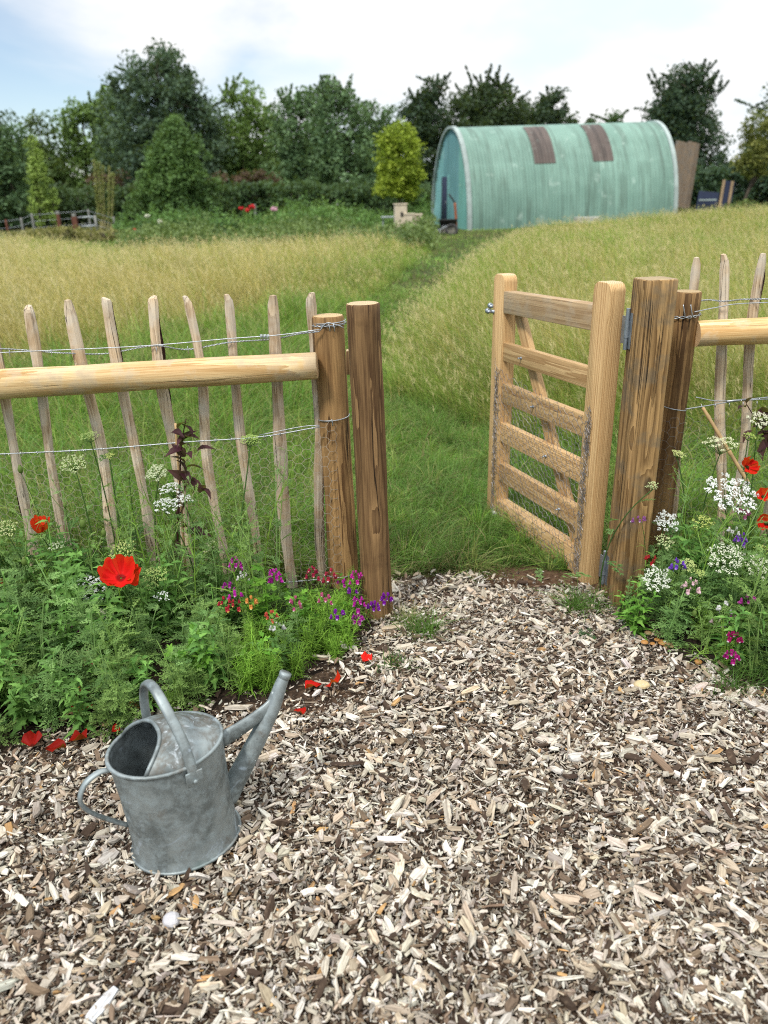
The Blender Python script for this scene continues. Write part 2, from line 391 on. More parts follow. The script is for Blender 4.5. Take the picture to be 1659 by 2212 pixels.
# ---------------------------------------------------------------- land, bark path, beds
def gridmesh(xs, ys, zf):
    X, Y = np.meshgrid(xs, ys); V = np.stack([X, Y, zf(X, Y)], 2).reshape(-1, 3); nx, ny = len(xs), len(ys)
    i = np.arange(ny-1)[:, None]*nx+np.arange(nx-1)[None]
    return V, np.stack([i, i+1, i+nx+1, i+nx], 2).reshape(-1, 4)
def graded(a, b, c, d, n1, n2):          # fine between b and c, coarse out to a and d
    return np.unique(np.concatenate([-np.geomspace(1, 1+(b-a), n1)[::-1]+1+b, np.linspace(b, c, n2), np.geomspace(1, 1+(d-c), n1)-1+c]))
V, F = gridmesh(graded(-900, -14, 22, 900, 22, 90), graded(-60, 0, 48, 1400, 24, 120), gz)
tag(G().add(V, None, F).obj('ground', MAT['ground'], smooth_=True), kind='structure')

FX = np.array([-2.2, -1.5, -1.2, -.89, -.55, -.35, -.16, -.08, -.02, .03, .3, .6, .85, .9, .95, 1.05, 1.165, 1.25, 1.6, 2.2])
FY = np.array([1.66, 1.82, 1.94, 2.07, 2.12, 2.25, 2.42, 2.62, 2.80, 2.95, 3.02, 3.02, 2.92, 2.76, 2.5, 2.38, 2.265, 2.1, 1.8, 1.5])
def front(x):                            # where the bark gives way to bed or grass
    return np.interp(x, FX, FY) + .02*np.sin(x*23)+.015*np.sin(x*51+1)
def barkz(x, y): return .004+.012*(snoise(np.stack([np.ravel(x), np.ravel(y)], 1), 2.2, 5).reshape(np.shape(x))+1)
xs = np.linspace(-2.6, 2.6, 90); us = np.linspace(0, 1, 60)
X, U_ = np.meshgrid(xs, us); Yg = -.5 + U_*(front(X)+.10+.5)
Vb = np.stack([X, Yg, barkz(X, Yg)*(1-smooth(.94, 1, U_))+.004], 2).reshape(-1, 3)
i = np.arange(59)[:, None]*90+np.arange(89)[None]; Fb = np.stack([i, i+1, i+91, i+90], 2).reshape(-1, 4)
tag(G().add(Vb, None, Fb).obj('bark_path', MAT['mulch'], smooth_=True), kind='structure')
def bedsheet(name, x0, x1, back, mat):
    xs = np.linspace(x0, x1, 60); us = np.linspace(0, 1, 30); X, U_ = np.meshgrid(xs, us); f0 = front(X)-.16
    Yb = f0+U_*(back-f0); Z = .012+.03*np.sin(U_*PI)*(1+.6*snoise(np.stack([X.ravel(), Yb.ravel()], 1), 9, 3).reshape(X.shape))
    i = np.arange(29)[:, None]*60+np.arange(59)[None]
    tag(G().add(np.stack([X, Yb, Z], 2).reshape(-1, 3), None, np.stack([i, i+1, i+61, i+60], 2).reshape(-1, 4)).obj(name, mat, smooth_=True), kind='structure')
bedsheet('bed_soil', -2.4, -.02, 3.02, MAT['soil'])
bedsheet('bed_soil', .97, 2.9, 3.1, MAT['soil'])
V, F = gridmesh(np.linspace(.44, .93, 16), np.linspace(2.86, 3.16, 12), lambda x, y: .004+.03*np.exp(-((x-.68)/.2)**2-((y-3.01)/.1)**2))
tag(G().add(V, None, F).obj('bare_soil', MAT['bare'], smooth_=True), kind='structure')

# ---------------------------------------------------------------- wood chips
def chipT(seed, taper=.5):
    r_ = np.random.default_rng(seed)
    V = []
    # lengthwise stations of a split chip: x along the grain
    for k, xx in enumerate((-.5, -.17, .2, .5)):
        w = (.5 if 0 < k < 3 else r_.uniform(.12, .5)); h = r_.uniform(.3, .55); oy = r_.uniform(-.12, .12); oz = r_.uniform(-.12, .12); sk = r_.uniform(-.12, .12) if k in (0, 3) else 0
        V += [(xx-sk, oy-w, oz-h), (xx+sk, oy+w, oz-h), (xx+sk, oy+w*r_.uniform(.6, 1), oz+h), (xx-sk, oy-w*r_.uniform(.6, 1), oz+h)]
    F = [(0, 3, 2, 1), (12, 13, 14, 15)]
    for k in range(3):
        for j in range(4): F.append((4*k+j, 4*k+(j+1) % 4, 4*k+4+(j+1) % 4, 4*k+4+j))
    return (np.array(V), None, np.array(F), np.ones((16, 3)))
_c = Wz(405, 1806, .018); CANX, CANY = _c[0], _c[1]
CH = [chipT(100+k) for k in range(14)]
PAL = np.array([(.51, .455, .37), (.44, .36, .265), (.66, .615, .53), (.19, .135, .09), (.055, .036, .025), (.50, .30, .13), (.34, .30, .26)])
PW = np.array([.33, .19, .18, .12, .14, .012, .06])
def chipcols(K, r_): 
    c = PAL[r_.choice(len(PAL), K, p=PW/PW.sum())]; return c*r_.uniform(.75, 1.2, (K, 1))*r_.normal(1, .018, (K, 3))
def scatter_chips(g, K, lmed, lsig, zmax, r_, depth_bias=1.0):
    x = r_.uniform(-2.1, 2.1, K*3); y = r_.uniform(.62, 3.06, K*3)
    over = y-front(x); ok = over < r_.exponential(.045, K*3)-.02
    ok &= ~((x > .45) & (x < .92) & (y > 2.90) & (r_.random(K*3) < .8))
    ok &= ~((np.hypot((x+.31)*.8, (y-2.22)*1.3) < .21) & (r_.random(K*3) < .72))
    ok &= ~(np.hypot(x-CANX, y-CANY) < .135)
    ok &= ~((over > -.13) & (x < -.05) & (r_.random(K*3) < .55))
    x, y = x[ok][:K], y[ok][:K]; K = len(x)
    L = np.clip(np.exp(r_.normal(math.log(lmed), lsig, K)), .005, .085); Wd = L*r_.uniform(.13, .52, K); Wd = np.minimum(Wd, .024); H = np.minimum(Wd*r_.uniform(.25, .6, K), .008)
    M = rotz(r_.uniform(0, 2*PI, K)) @ roty(r_.normal(0, .36, K)) @ rotx(r_.normal(0, .6, K))
    M = M*np.stack([L, Wd, H], 1)[:, None, :]
    z = barkz(x, y) + .004 + H*.4 + zmax*r_.random(K)**1.3 + .012*np.maximum(0, snoise(np.stack([x, y], 1), 7, 8))
    P = np.stack([x, y, z], 1); C = chipcols(K, r_)
    C *= depth_bias; C[z-barkz(x, y) < .010] *= .55  # fines and deep-lying chips darkened: shade of the gaps put into their colour
    ty = r_.integers(0, len(CH), K)
    for k in range(len(CH)):
        m = ty == k; T = CH[k]; n0 = g.n
        g.inst(T, M[m], P[m], C[m])
        loc = T[0][None]*np.stack([L, Wd, H], 1)[m][:, None, :]*np.array([1, 1, 1.])
        loc = loc + np.stack([r_.uniform(0, 9, m.sum()), r_.uniform(0, 9, m.sum()), r_.uniform(0, 9, m.sum())], 1)[:, None, :]
        g.U[-1] = loc.reshape(-1, 3)[:, [1, 2, 0]]
r_ = np.random.default_rng(21)
g = G()
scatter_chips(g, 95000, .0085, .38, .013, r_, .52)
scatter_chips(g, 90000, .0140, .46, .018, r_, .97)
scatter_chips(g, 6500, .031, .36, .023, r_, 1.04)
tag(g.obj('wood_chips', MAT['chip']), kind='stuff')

def lump(name, p, size, col, label, cat, rot, seed, flatc=True, group=None, mat='chip'):
    # one conspicuous chip or stone: a subdivided, faceted lump
    import bmesh
    r2 = np.random.default_rng(seed); bm = bmesh.new()
    bmesh.ops.create_cube(bm, size=1.0); bmesh.ops.subdivide_edges(bm, edges=list(bm.edges), cuts=3, use_grid_fill=True)
    V0, F3, F4, C0 = bmT(bm)
    if not flatc: V0 = V0/np.linalg.norm(V0, axis=1, keepdims=True)*(.5+.12*np.abs(V0).max(1, keepdims=True))
    else: V0[:, 1] *= 1-.55*np.abs(V0[:, 0]+r2.uniform(-.2, .2))**1.6*2
    V0 = V0 + .045*np.stack([snoise(V0, 5, seed+k) for k in range(3)], 1)
    if flatc: V0[:, 2] += .12*snoise(V0[:, 1:2], 14, seed+9)
    V = V0*np.array(size); U = (V+r2.uniform(0, 9, 3))[:, [1, 2, 0]]
    M = np.array(Matrix.Rotation(rot[2], 3, 'Z') @ Matrix.Rotation(rot[1], 3, 'Y') @ Matrix.Rotation(rot[0], 3, 'X'))
    o = G().add(V@M.T, F3, F4, col, U); 
    ob = o.obj(name, MAT[mat], origin=(0, 0, 0)); ob.location = p
    return tag(ob, label, cat, group)
def onbark(px, py, up=.02):
    P = Wz(px, py, .02); return (P[0], P[1], float(barkz(np.array([P[0]]), np.array([P[1]]))[0])+up)
CHG = 'large pieces lying on the bark path'
for px, py, sz, col, rz, lab, k in [
    (575, 1647, (.085, .032, .012), (.48, .40, .30), .45+PI, 'big tan wood chip lying right beside the foot of the watering can spout', 1),
    (1378, 1612, (.075, .018, .012), (.55, .49, .41), -.35, 'long pale grey wood chip right of the middle of the bark path', 2),
    (1245, 1648, (.045, .034, .014), (.50, .48, .44), .3, 'squat grey wood block on the bark path below the yellowish stone', 3),
    (1015, 1502, (.075, .020, .013), (.58, .46, .31), .6, 'long buff wood chip on the bark in front of the gateway', 4),
    (237, 1862, (.05, .034, .013), (.45, .42, .38), 1.0, 'flat grey weathered chip just left of the can base', 5),
    (905, 1900, (.05, .03, .013), (.55, .50, .43), .9, 'broad pale chip on the bark, right of the watering can base', 6),
    (1110, 1925, (.085, .016, .012), (.42, .36, .29), 1.35, 'narrow upright-pointing grey-brown splinter in the near bark', 7),
    (1640, 1537, (.10, .03, .016), (.46, .42, .37), -.75, 'long grey splinter at the edge of the right flower bed', 8),
    (865, 1958, (.07, .024, .012), (.62, .57, .49), .95, 'whitish slab chip in the near middle of the bark path', 9),
    (225, 2180, (.075, .026, .014), (.62, .64, .66), 1.15, 'bluish white chip nearest the bottom edge, left of centre', 10),
    (1090, 1395, (.06, .016, .012), (.50, .42, .34), -.3, 'slim chip on the bark a step before the open gate', 11),
    (848, 1365, (.09, .022, .016), (.43, .35, .25), .3, 'rough split piece of bark at the foot of the left gate post', 12),
    (1600, 1990, (.07, .02, .012), (.60, .56, .50), -1.1, 'pale splinter low in the right corner of the bark path', 13)]:
    lump('wood_chip', onbark(px, py), sz, col, lab, 'wood chip', (.15, .05, rz), 40+k, True, CHG)
for px, py, sz, col, lab, k in [
    (1385, 1490, (.052, .036, .026), (.56, .44, .25), 'yellowish rounded stone on the bark path near the right bed', 1),
    (372, 1997, (.036, .034, .026), (.50, .49, .50), 'pale grey round stone on the bark below the watering can', 2)]:
    lump('stone', onbark(px, py, .022), sz, col, lab, 'stone', (.1, .1, .3), 70+k, False, None, 'attr')

# ---------------------------------------------------------------- grass
def blades(g, P, h, w, az, bend, c0, c1, lev=3, face=None):
    """K tapering blades; az = direction they lean in, bend = how far (fraction of h)"""
    K = len(P); t = np.linspace(0, 1, lev+1)
    dirv = np.stack([np.cos(az), np.sin(az), 0*az], 1); fa = rng.uniform(0, 2*PI, K) if face is None else face
    side = np.stack([np.cos(fa), np.sin(fa), 0*fa], 1)
    V = np.zeros((K, 2*lev+1, 3)); C = np.zeros((K, 2*lev+1, 3))
    for i, tt in enumerate(t):
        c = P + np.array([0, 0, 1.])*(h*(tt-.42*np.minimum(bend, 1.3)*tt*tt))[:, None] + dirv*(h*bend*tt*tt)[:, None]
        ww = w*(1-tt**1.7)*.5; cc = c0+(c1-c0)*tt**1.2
        if i < lev:
            V[:, 2*i] = c-side*ww[:, None]; V[:, 2*i+1] = c+side*ww[:, None]; C[:, 2*i] = cc; C[:, 2*i+1] = cc
        else: V[:, 2*lev] = c; C[:, 2*lev] = cc
    n = 2*lev+1; off = (np.arange(K)*n)[:, None, None]
    f4 = np.array([[2*i, 2*i+1, 2*i+3, 2*i+2] for i in range(lev-1)])[None]+off if lev > 1 else None
    f3 = np.array([[2*lev-2, 2*lev-1, 2*lev]])[None]+off
    g.add(V.reshape(-1, 3), f3.reshape(-1, 3), None if f4 is None else f4.reshape(-1, 4), C.reshape(-1, 3))
    return V[:, -1]
def inpoly(x, y, poly):
    poly = np.asarray(poly); ins = np.zeros(len(x), bool); n = len(poly)
    for i in range(n):
        x1, y1 = poly[i]; x2, y2 = poly[(i+1) % n]
        c = ((y1 > y) != (y2 > y)) & (x < (x2-x1)*(y-y1)/(y2-y1+1e-12)+x1); ins ^= c
    return ins
def edist(x, y, poly):
    d = np.full(len(x), 1e9); n = len(poly)
    for i in range(n):
        a = np.array(poly[i]); b = np.array(poly[(i+1) % n]); ab = b-a; t = np.clip(((x-a[0])*ab[0]+(y-a[1])*ab[1])/(ab@ab+1e-12), 0, 1)
        d = np.minimum(d, np.hypot(x-a[0]-t*ab[0], y-a[1]-t*ab[1]))
    return d
LM = [tuple(Wg(*q)[:2]) for q in [(500, 772), (610, 742), (700, 712), (788, 660), (846, 616), (912, 560), (934, 524)]]
LM = [(-9.0, 5.4), (-3.1, 6.1), (-2.2, 6.9)] + LM + [(1.9, 25.5), (-3, 22.5), (-7.2, 21.5), (-9.2, 27), (-12, 29), (-26, 29), (-30, 12)]
RM = [tuple(Wg(*q)[:2]) for q in [(1118, 516), (1066, 556), (984, 622), (950, 676), (885, 740), (852, 800), (846, 868), (950, 905), (1075, 960), (1260, 985), (1480, 985)]]
RM = [(12.3, 32.6), (5.5, 28.0)] + RM + [(3.2, 3.9), (9, 5), (24, 20), (26, 36), (14, 34)]
hutA, hutL, hutW, hutH = np.array([3.63, 32.8]), 9.24, 5.0, 3.92
hl = np.array([.974, .2265]); he = np.array([-.2265, .974])
hutpoly = [tuple(hutA-.3*hl-.2*he), tuple(hutA+(hutL+.3)*hl-.2*he), tuple(hutA+(hutL+.3)*hl+(hutW+.2)*he), tuple(hutA-.3*hl+(hutW+.2)*he)]
def polar(K, r0, r1, a=.66):
    th = rng.uniform(-a, a, K); r = rng.uniform(r0, r1, K); return r*np.sin(th), r*np.cos(th)
# short and shaggy grass
def lawn(g, K, r0, r1, hm, wm, lev):
    x, y = polar(K, r0, r1)
    ok = (y > 2.99+.05*np.sin(x*9)+np.where((x > 0) & (x < .93), .05, 0)) & ~inpoly(x, y, hutpoly)
    ok &= ~((np.hypot((x-.68)/.25, (y-3.02)/.12) < 1) & (rng.random(K) < .9))
    ok &= ~(inpoly(x, y, LM) & (edist(x, y, LM) > .6)) & ~(inpoly(x, y, RM) & (edist(x, y, RM) > .6))
    x, y = x[ok], y[ok]; K = len(x); P = np.stack([x, y, gz(x, y)-.005], 1)
    n1 = snoise(P[:, :2], 2.2, 31); n2 = snoise(P[:, :2], 7.0, 32); n3 = snoise(P[:, :2], .7, 33)
    n4 = snoise(P[:, :2], 16.0, 35); tuft = np.clip(.85+.28*n1+.35*n2+.35*n4, .3, 2.0)
    h = hm*tuft*np.where(rng.random(K) < .12, rng.uniform(1.2, 2.1, K), rng.uniform(.45, 1.25, K))*(1+.5*smooth(-.4, -1.6, x)*smooth(3.3, 4.2, y))
    az = 1.5*n2+1.6*n1+rng.normal(0, 1.5, K); bend = np.abs(rng.normal(.75, .45, K))
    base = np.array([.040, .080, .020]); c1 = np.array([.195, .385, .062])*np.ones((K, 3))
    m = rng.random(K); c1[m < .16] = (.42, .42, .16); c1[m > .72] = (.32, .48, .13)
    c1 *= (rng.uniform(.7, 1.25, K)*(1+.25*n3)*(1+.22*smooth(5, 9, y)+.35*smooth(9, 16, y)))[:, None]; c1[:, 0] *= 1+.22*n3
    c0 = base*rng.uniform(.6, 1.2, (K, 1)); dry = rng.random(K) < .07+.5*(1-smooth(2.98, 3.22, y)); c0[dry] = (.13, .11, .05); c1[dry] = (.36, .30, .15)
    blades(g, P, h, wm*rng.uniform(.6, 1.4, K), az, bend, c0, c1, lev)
def tufts(g, n, r0, r1, hm, per):
    # coarse clumps standing out of the mown grass, each with its own colour and lie
    x, y = polar(n, r0, r1); ok = (y > 3.06) & ~(inpoly(x, y, LM) & (edist(x, y, LM) > .8)) & ~(inpoly(x, y, RM) & (edist(x, y, RM) > .8)) & ~inpoly(x, y, hutpoly)
    path = np.abs(x-np.interp(y, [3, 3.9, 5.2, 6.5, 8.6, 12.3, 16.4, 22], [.42, .36, .33, .32, .32, .60, 1.15, 2.3])); ok &= (path > .25) | (rng.random(n) < .45)
    x, y, path = x[ok], y[ok], path[ok]; n = len(x); sz = rng.uniform(.5, 1.3, n)*(.7+.5*smooth(.2, 1.2, path))*(1+.35*smooth(-.3, -1.2, x)+.5*smooth(4.6, 5.8, y)*smooth(.25, .8, path)); tint = rng.random(n); idx = np.repeat(np.arange(n), per); K = len(idx)
    rr = np.abs(rng.normal(0, .028, K))*sz[idx]; aa = rng.uniform(0, 6.28, K); P = np.stack([x[idx]+rr*np.cos(aa), y[idx]+rr*np.sin(aa), 0*aa], 1); P[:, 2] = gz(P[:, 0], P[:, 1])-.005
    lie = rng.uniform(0, 6.28, n); az = np.where(rng.random(K) < .55, aa+rng.normal(0, .5, K), lie[idx]+rng.normal(0, .6, K))
    A = np.array([(.16, .38, .05), (.28, .47, .07), (.44, .52, .14), (.19, .34, .09)]); c1 = A[(tint*4).astype(int)][idx]*rng.uniform(.65, 1.3, (K, 1)); dry = rng.random(K) < .10; c1[dry] = (.50, .42, .20)
    blades(g, P, hm*sz[idx]*rng.uniform(.45, 1.2, K), (.0030+.0007*np.hypot(P[:, 0], P[:, 1]))*rng.uniform(.6, 1.3, K), az, np.abs(rng.normal(.75, .4, K)), c1*np.array([.18, .21, .25]), c1, 3)
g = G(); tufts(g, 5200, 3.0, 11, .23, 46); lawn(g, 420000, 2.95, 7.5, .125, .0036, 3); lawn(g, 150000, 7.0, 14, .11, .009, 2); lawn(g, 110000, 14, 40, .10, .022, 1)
tag(g.obj('lawn_grass', MAT['grass']), kind='stuff')
# tall seeding grass
def meadow(name, poly, K, r0, r1, a0, a1, lean, gold, hh, rmin=.34, rw=1.5):
    g = G()
    th = rng.uniform(a0, a1, K); r = rng.uniform(r0, r1, K); x, y = r*np.sin(th), r*np.cos(th)
    ok = inpoly(x, y, poly) & ~inpoly(x, y, hutpoly); x, y = x[ok], y[ok]; K = len(x)
    ed = edist(x, y, poly); P = np.stack([x, y, gz(x, y)-.01], 1); R = np.hypot(x, y)
    n1 = snoise(P[:, :2], .9, 41); n2 = snoise(P[:, :2], 2.8, 42); n0 = snoise(P[:, :2], .28, 43); n3 = snoise(P[:, :2], 5.5, 44)
    ramp = (rmin+(1-rmin)*smooth(0, rw, ed))*(1-.28*smooth(12, 24, R))
    h = hh*ramp*np.clip(.86+.26*n1+.26*n2+.1*n3, .35, 1.5)*rng.uniform(.45, 1.25, K)
    px = np.clip(R/1662, .002, .03)          # metres per photo pixel
    kind = rng.random(K)
    az = lean+1.1*n2+.8*n1+.7*n3+rng.normal(0, .9, K); bend = np.abs(rng.normal(.5, .34, K))+.45*np.maximum(n1-.35, 0)
    gd = np.clip(gold+.34*n0+.16*n1, .08, 1)*(.3+.7*smooth(.2, 1.6, ed))
    green = np.array([.10, .17, .035]); straw = np.array([.54, .43, .13]); pale = np.array([.70, .60, .31])
    isg = rng.random(K) > gd
    c1 = np.where(isg[:, None], np.array([.30, .43, .075]), straw)*rng.uniform(.6, 1.35, (K, 1))
    c0 = np.where(isg[:, None], np.array([.055, .115, .020]), np.array([.17, .20, .045]))*rng.uniform(.7, 1.2, (K, 1))  # green feet are the grass's own; extra darkness there paints in shade for depth
    w = (px*.75+.0012)*rng.uniform(.6, 1.3, K)
    tips = blades(g, P, h, w, az, bend, c0, c1, 3)
    # seed heads: slim spindles nodding at the tips of the stalks
    s = (kind < .38) & ~isg & (h > .3*hh); Ps = tips[s]; k = len(Ps); ll = rng.uniform(.04, .10, k)*(.7+.015*R[s]); ws = (px[s]*.75+.002)*rng.uniform(.6, 1.2, k)
    for q in range(2):
        blades(g, Ps-np.array([0, 0, .01]), ll, ws*.9, az[s]+rng.normal(0, .3, k), rng.uniform(.4, 1.5, k), pale*.85*rng.uniform(.75, 1.1, (k, 1)), pale*rng.uniform(.8, 1.15, (k, 1)), 2)
    # clumps: each with its own height, colour and lie
    n = int(K*.055); j = rng.integers(0, K, n); per = 34; idx = np.repeat(np.arange(n), per); Rn = R[j]; Kc = n*per
    tone = rng.random(n); sp_ = (.05+.006*Rn)[idx]; Pc = P[j][idx]+np.stack([rng.normal(0, 1, Kc)*sp_, rng.normal(0, 1, Kc)*sp_, 0*sp_], 1); Pc[:, 2] = gz(Pc[:, 0], Pc[:, 1])-.01
    hc = (hh*ramp[j]*rng.uniform(.5, 1.45, n))[idx]*rng.uniform(.55, 1.15, Kc); lie = lean+.9*n1[j]+rng.normal(0, .8, n)
    T4 = np.array([(.72, .57, .19), (.60, .54, .17), (.34, .47, .08), (.19, .30, .06), (.84, .73, .40)]); T0 = np.array([(.14, .13, .04), (.10, .13, .03), (.05, .11, .02), (.03, .06, .015), (.20, .17, .07)])
    ti = np.where(tone < gd[j]*.45, 0, np.where(tone < gd[j]*.8, 1, np.where(tone < gd[j]*.95, 4, np.where(tone < .93, 2, 3))))[idx]
    blades(g, Pc, hc, (px[j][idx]*.85+.0014)*rng.uniform(.6, 1.3, Kc), lie[idx]+rng.normal(0, .55, Kc), np.abs(rng.normal(.55, .3, Kc)), T0[ti]*rng.uniform(.6, 1.1, (Kc, 1)), T4[ti]*rng.uniform(.7, 1.25, (Kc, 1)), 3)
    # long bowed flowering stalks standing above the rest
    m = rng.random(K) < .10; k = int(m.sum())
    tp = blades(g, P[m], hh*ramp[m]*rng.uniform(1.0, 1.5, k), (px[m]*.6+.0012)*rng.uniform(.8, 1.2, k), lean+rng.normal(0, .9, k), np.abs(rng.normal(.55, .25, k)), np.array([.28, .28, .08])*np.ones((k, 3)), np.array([.88, .77, .42])*rng.uniform(.7, 1.15, (k, 1)), 4)
    for q in range(4): blades(g, tp-np.array([0, 0, .012*q]), rng.uniform(.03, .07, k), (px[m]*.7+.0012), lean+rng.normal(0, 1.0, k), rng.uniform(.5, 1.6, k), pale*np.ones((k, 3))*.9, pale*rng.uniform(.8, 1.1, (k, 1)), 2)
    return tag(g.obj(name, MAT['grass']), kind='stuff')
meadow('meadow_grass', LM, 150000, 5.2, 34, -.80, .12, 2.6, .84, .68)
meadow('meadow_grass', RM, 215000, 3.9, 39, -.10, .66, 2.9, .54, .68, .5, .9)
# ---------------------------------------------------------------- posts
def poleT(L, r0, r1, seg=28, rings=26, amp=.004, seed=0, flats=(), cham=.006, bow=0.0):
    a = np.arange(seg)*2*PI/seg; V = []
    zs = np.concatenate([np.linspace(0, L-cham, rings), [L-cham*.3, L]])
    ins = [0]*rings + [cham*.45, cham]
    for z, i_ in zip(zs, ins):
        r = (r0+(r1-r0)*z/L) - i_
        q = np.stack([np.cos(a)*1.3, np.sin(a)*1.3, np.full(seg, z*2.2)], 1)
        rr = r + amp*snoise(q, 1.6, seed) + amp*.35*snoise(q, 6, seed+1)
        for fa, fd in flats: rr = np.minimum(rr, fd/np.maximum(np.cos(a-fa), 1e-3)) if True else rr
        rr = np.where(rr < 0, r, rr)
        V.append(np.stack([np.cos(a)*rr+bow*math.sin(PI*z/L), np.sin(a)*rr, np.full(seg, z)], 1))
    V = np.concatenate(V); n = len(zs)
    i = np.arange(n-1)[:, None]*seg; j = np.arange(seg)[None]; j2 = (j+1) % seg
    F4 = np.stack([i+j, i+j2, i+seg+j2, i+seg+j], 2).reshape(-1, 4)
    V = np.concatenate([V, [[0, 0, L]], [[0, 0, 0]]]); c = n*seg
    F3 = [[c, (n-1)*seg+k, (n-1)*seg+(k+1) % seg] for k in range(seg)] + [[c+1, (k+1) % seg, k] for k in range(seg)]
    return (V, np.array(F3), F4, np.ones((len(V), 3)))
def flatsmooth(o, ang=40):
    m = o.data; m.polygons.foreach_set('use_smooth', np.ones(len(m.polygons), bool))
    try: m.set_sharp_from_angle(angle=rad(ang))
    except Exception: pass
    return o
def pole(name, mat, p0, p1, r0, r1, parent=None, spin=0.0, **k):
    p0, p1 = Vector(p0), Vector(p1); M = frame(p0, p1, (math.sin(spin), -math.cos(spin), 0) if abs((p1-p0).normalized().z) > .5 else (0, 0, 1))
    o = G().addT(poleT((p1-p0).length, r0, r1, **k)).obj(name, MAT[mat], parent, True, M)
    return flatsmooth(o, 45)
def board(name, mat, p0, p1, w, t, nrm, parent=None, bev=.004, top=0.0):
    p0, p1 = Vector(p0), Vector(p1); L = (p1-p0).length; M = frame(p0, p1, nrm)
    V, F3, F4, C = boxT(w, t, L, bev)
    if top > 0:                          # softly rounded head
        import bmesh
        bm = bmesh.new(); n = 8
        prof = [(-w/2, 0), (w/2, 0), (w/2, L-top)] + [(w/2-top+top*math.cos(PI/2*k/n), L-top+top*math.sin(PI/2*k/n)) for k in range(1, n)] + [(-w/2+top-top*math.sin(PI/2*k/n), L-top+top*math.cos(PI/2*k/n)) for k in range(1, n)] + [(-w/2, L-top)]
        vs = [bm.verts.new((x, -t/2, z)) for x, z in prof]; f = bm.faces.new(vs)
        e = bmesh.ops.extrude_face_region(bm, geom=[f]); bmesh.ops.translate(bm, vec=(0, t, 0), verts=[v for v in e['geom'] if isinstance(v, bmesh.types.BMVert)])
        bmesh.ops.recalc_face_normals(bm, faces=bm.faces)
        bmesh.ops.bevel(bm, geom=[q for q in bm.edges if abs(q.verts[0].co.y-q.verts[1].co.y) < 1e-5], offset=bev, segments=2, affect='EDGES', profile=.5)
        V, F3, F4, C = bmT(bm)
    V = V + .0012*np.stack([snoise(V, 7, 3), snoise(V, 7, 4), 0*V[:, 0]], 1)
    o = G().add(V, F3, F4, C).obj(name, MAT[mat], parent, False, M)
    return flatsmooth(o, 35)

# gate post beside the left fence, with the closing block the gate shuts against
gp = thing('gate_post', (-.036, 2.72, 0), 'brown round timber gate post standing alone on the left side of the open gateway', 'gate post')
pole('post', 'treated_dark', (-.034, 2.72, -.05), (-.058, 2.715, 1.236), .062, .0575, gp, seed=3, flats=[(0.2, .056)], amp=.0035)
board('stop_block', 'treated_dark', (-.098, 2.80, .975), (-.098, 2.80, 1.062), .055, .04, (0, -1, 0), gp)
# hinge post
hp = thing('gate_post', (.985, 2.83, 0), 'thick squared brown timber gate post carrying the hinges of the open gate', 'gate post')
def squarish(L, w, d, seed):
    a = np.linspace(0, 2*PI, 41)[:-1]; V = []
    zs = np.concatenate([np.linspace(0, L-.006, 28), [L-.002, L]])
    for z in zs:
        k = 1-.05*z/L - (.004/w if z > L-.003 else 0) - (.008/w if z > L-.0005 else 0)
        c, s_ = np.cos(a), np.sin(a); e = .32
        x = np.sign(c)*np.abs(c)**e*w/2*k; y = np.sign(s_)*np.abs(s_)**e*d/2*k
        rnd_ = ((x > 0) & (y > 0)); rr = np.hypot(x, y); lim = .088; f = np.where(rnd_ & (rr > lim), lim/np.maximum(rr, 1e-6), 1); x, y = x*f, y*f
        n_ = .0025*snoise(np.stack([c, s_, np.full(len(a), z*2.5)], 1), 2, seed); V.append(np.stack([x*(1+n_*8), y*(1+n_*8), np.full(len(a), z)], 1))
    V = np.concatenate(V); seg, n = len(a), len(zs); i = np.arange(n-1)[:, None]*seg; j = np.arange(seg)[None]; j2 = (j+1) % seg
    F4 = np.stack([i+j, i+j2, i+seg+j2, i+seg+j], 2).reshape(-1, 4); V = np.concatenate([V, [[0, 0, L]]]); c = n*seg
    return (V, np.array([[c, (n-1)*seg+k, (n-1)*seg+(k+1) % seg] for k in range(seg)]), F4, np.ones((len(V), 3)))
M = frame((.992, 2.855, -.05), (.990, 2.858, 1.283), (.16, -.98, 0)) 
flatsmooth(G().addT(squarish(1.333, .132, .135, 9)).obj('post', MAT['treated_grey'], hp, True, M), 45)

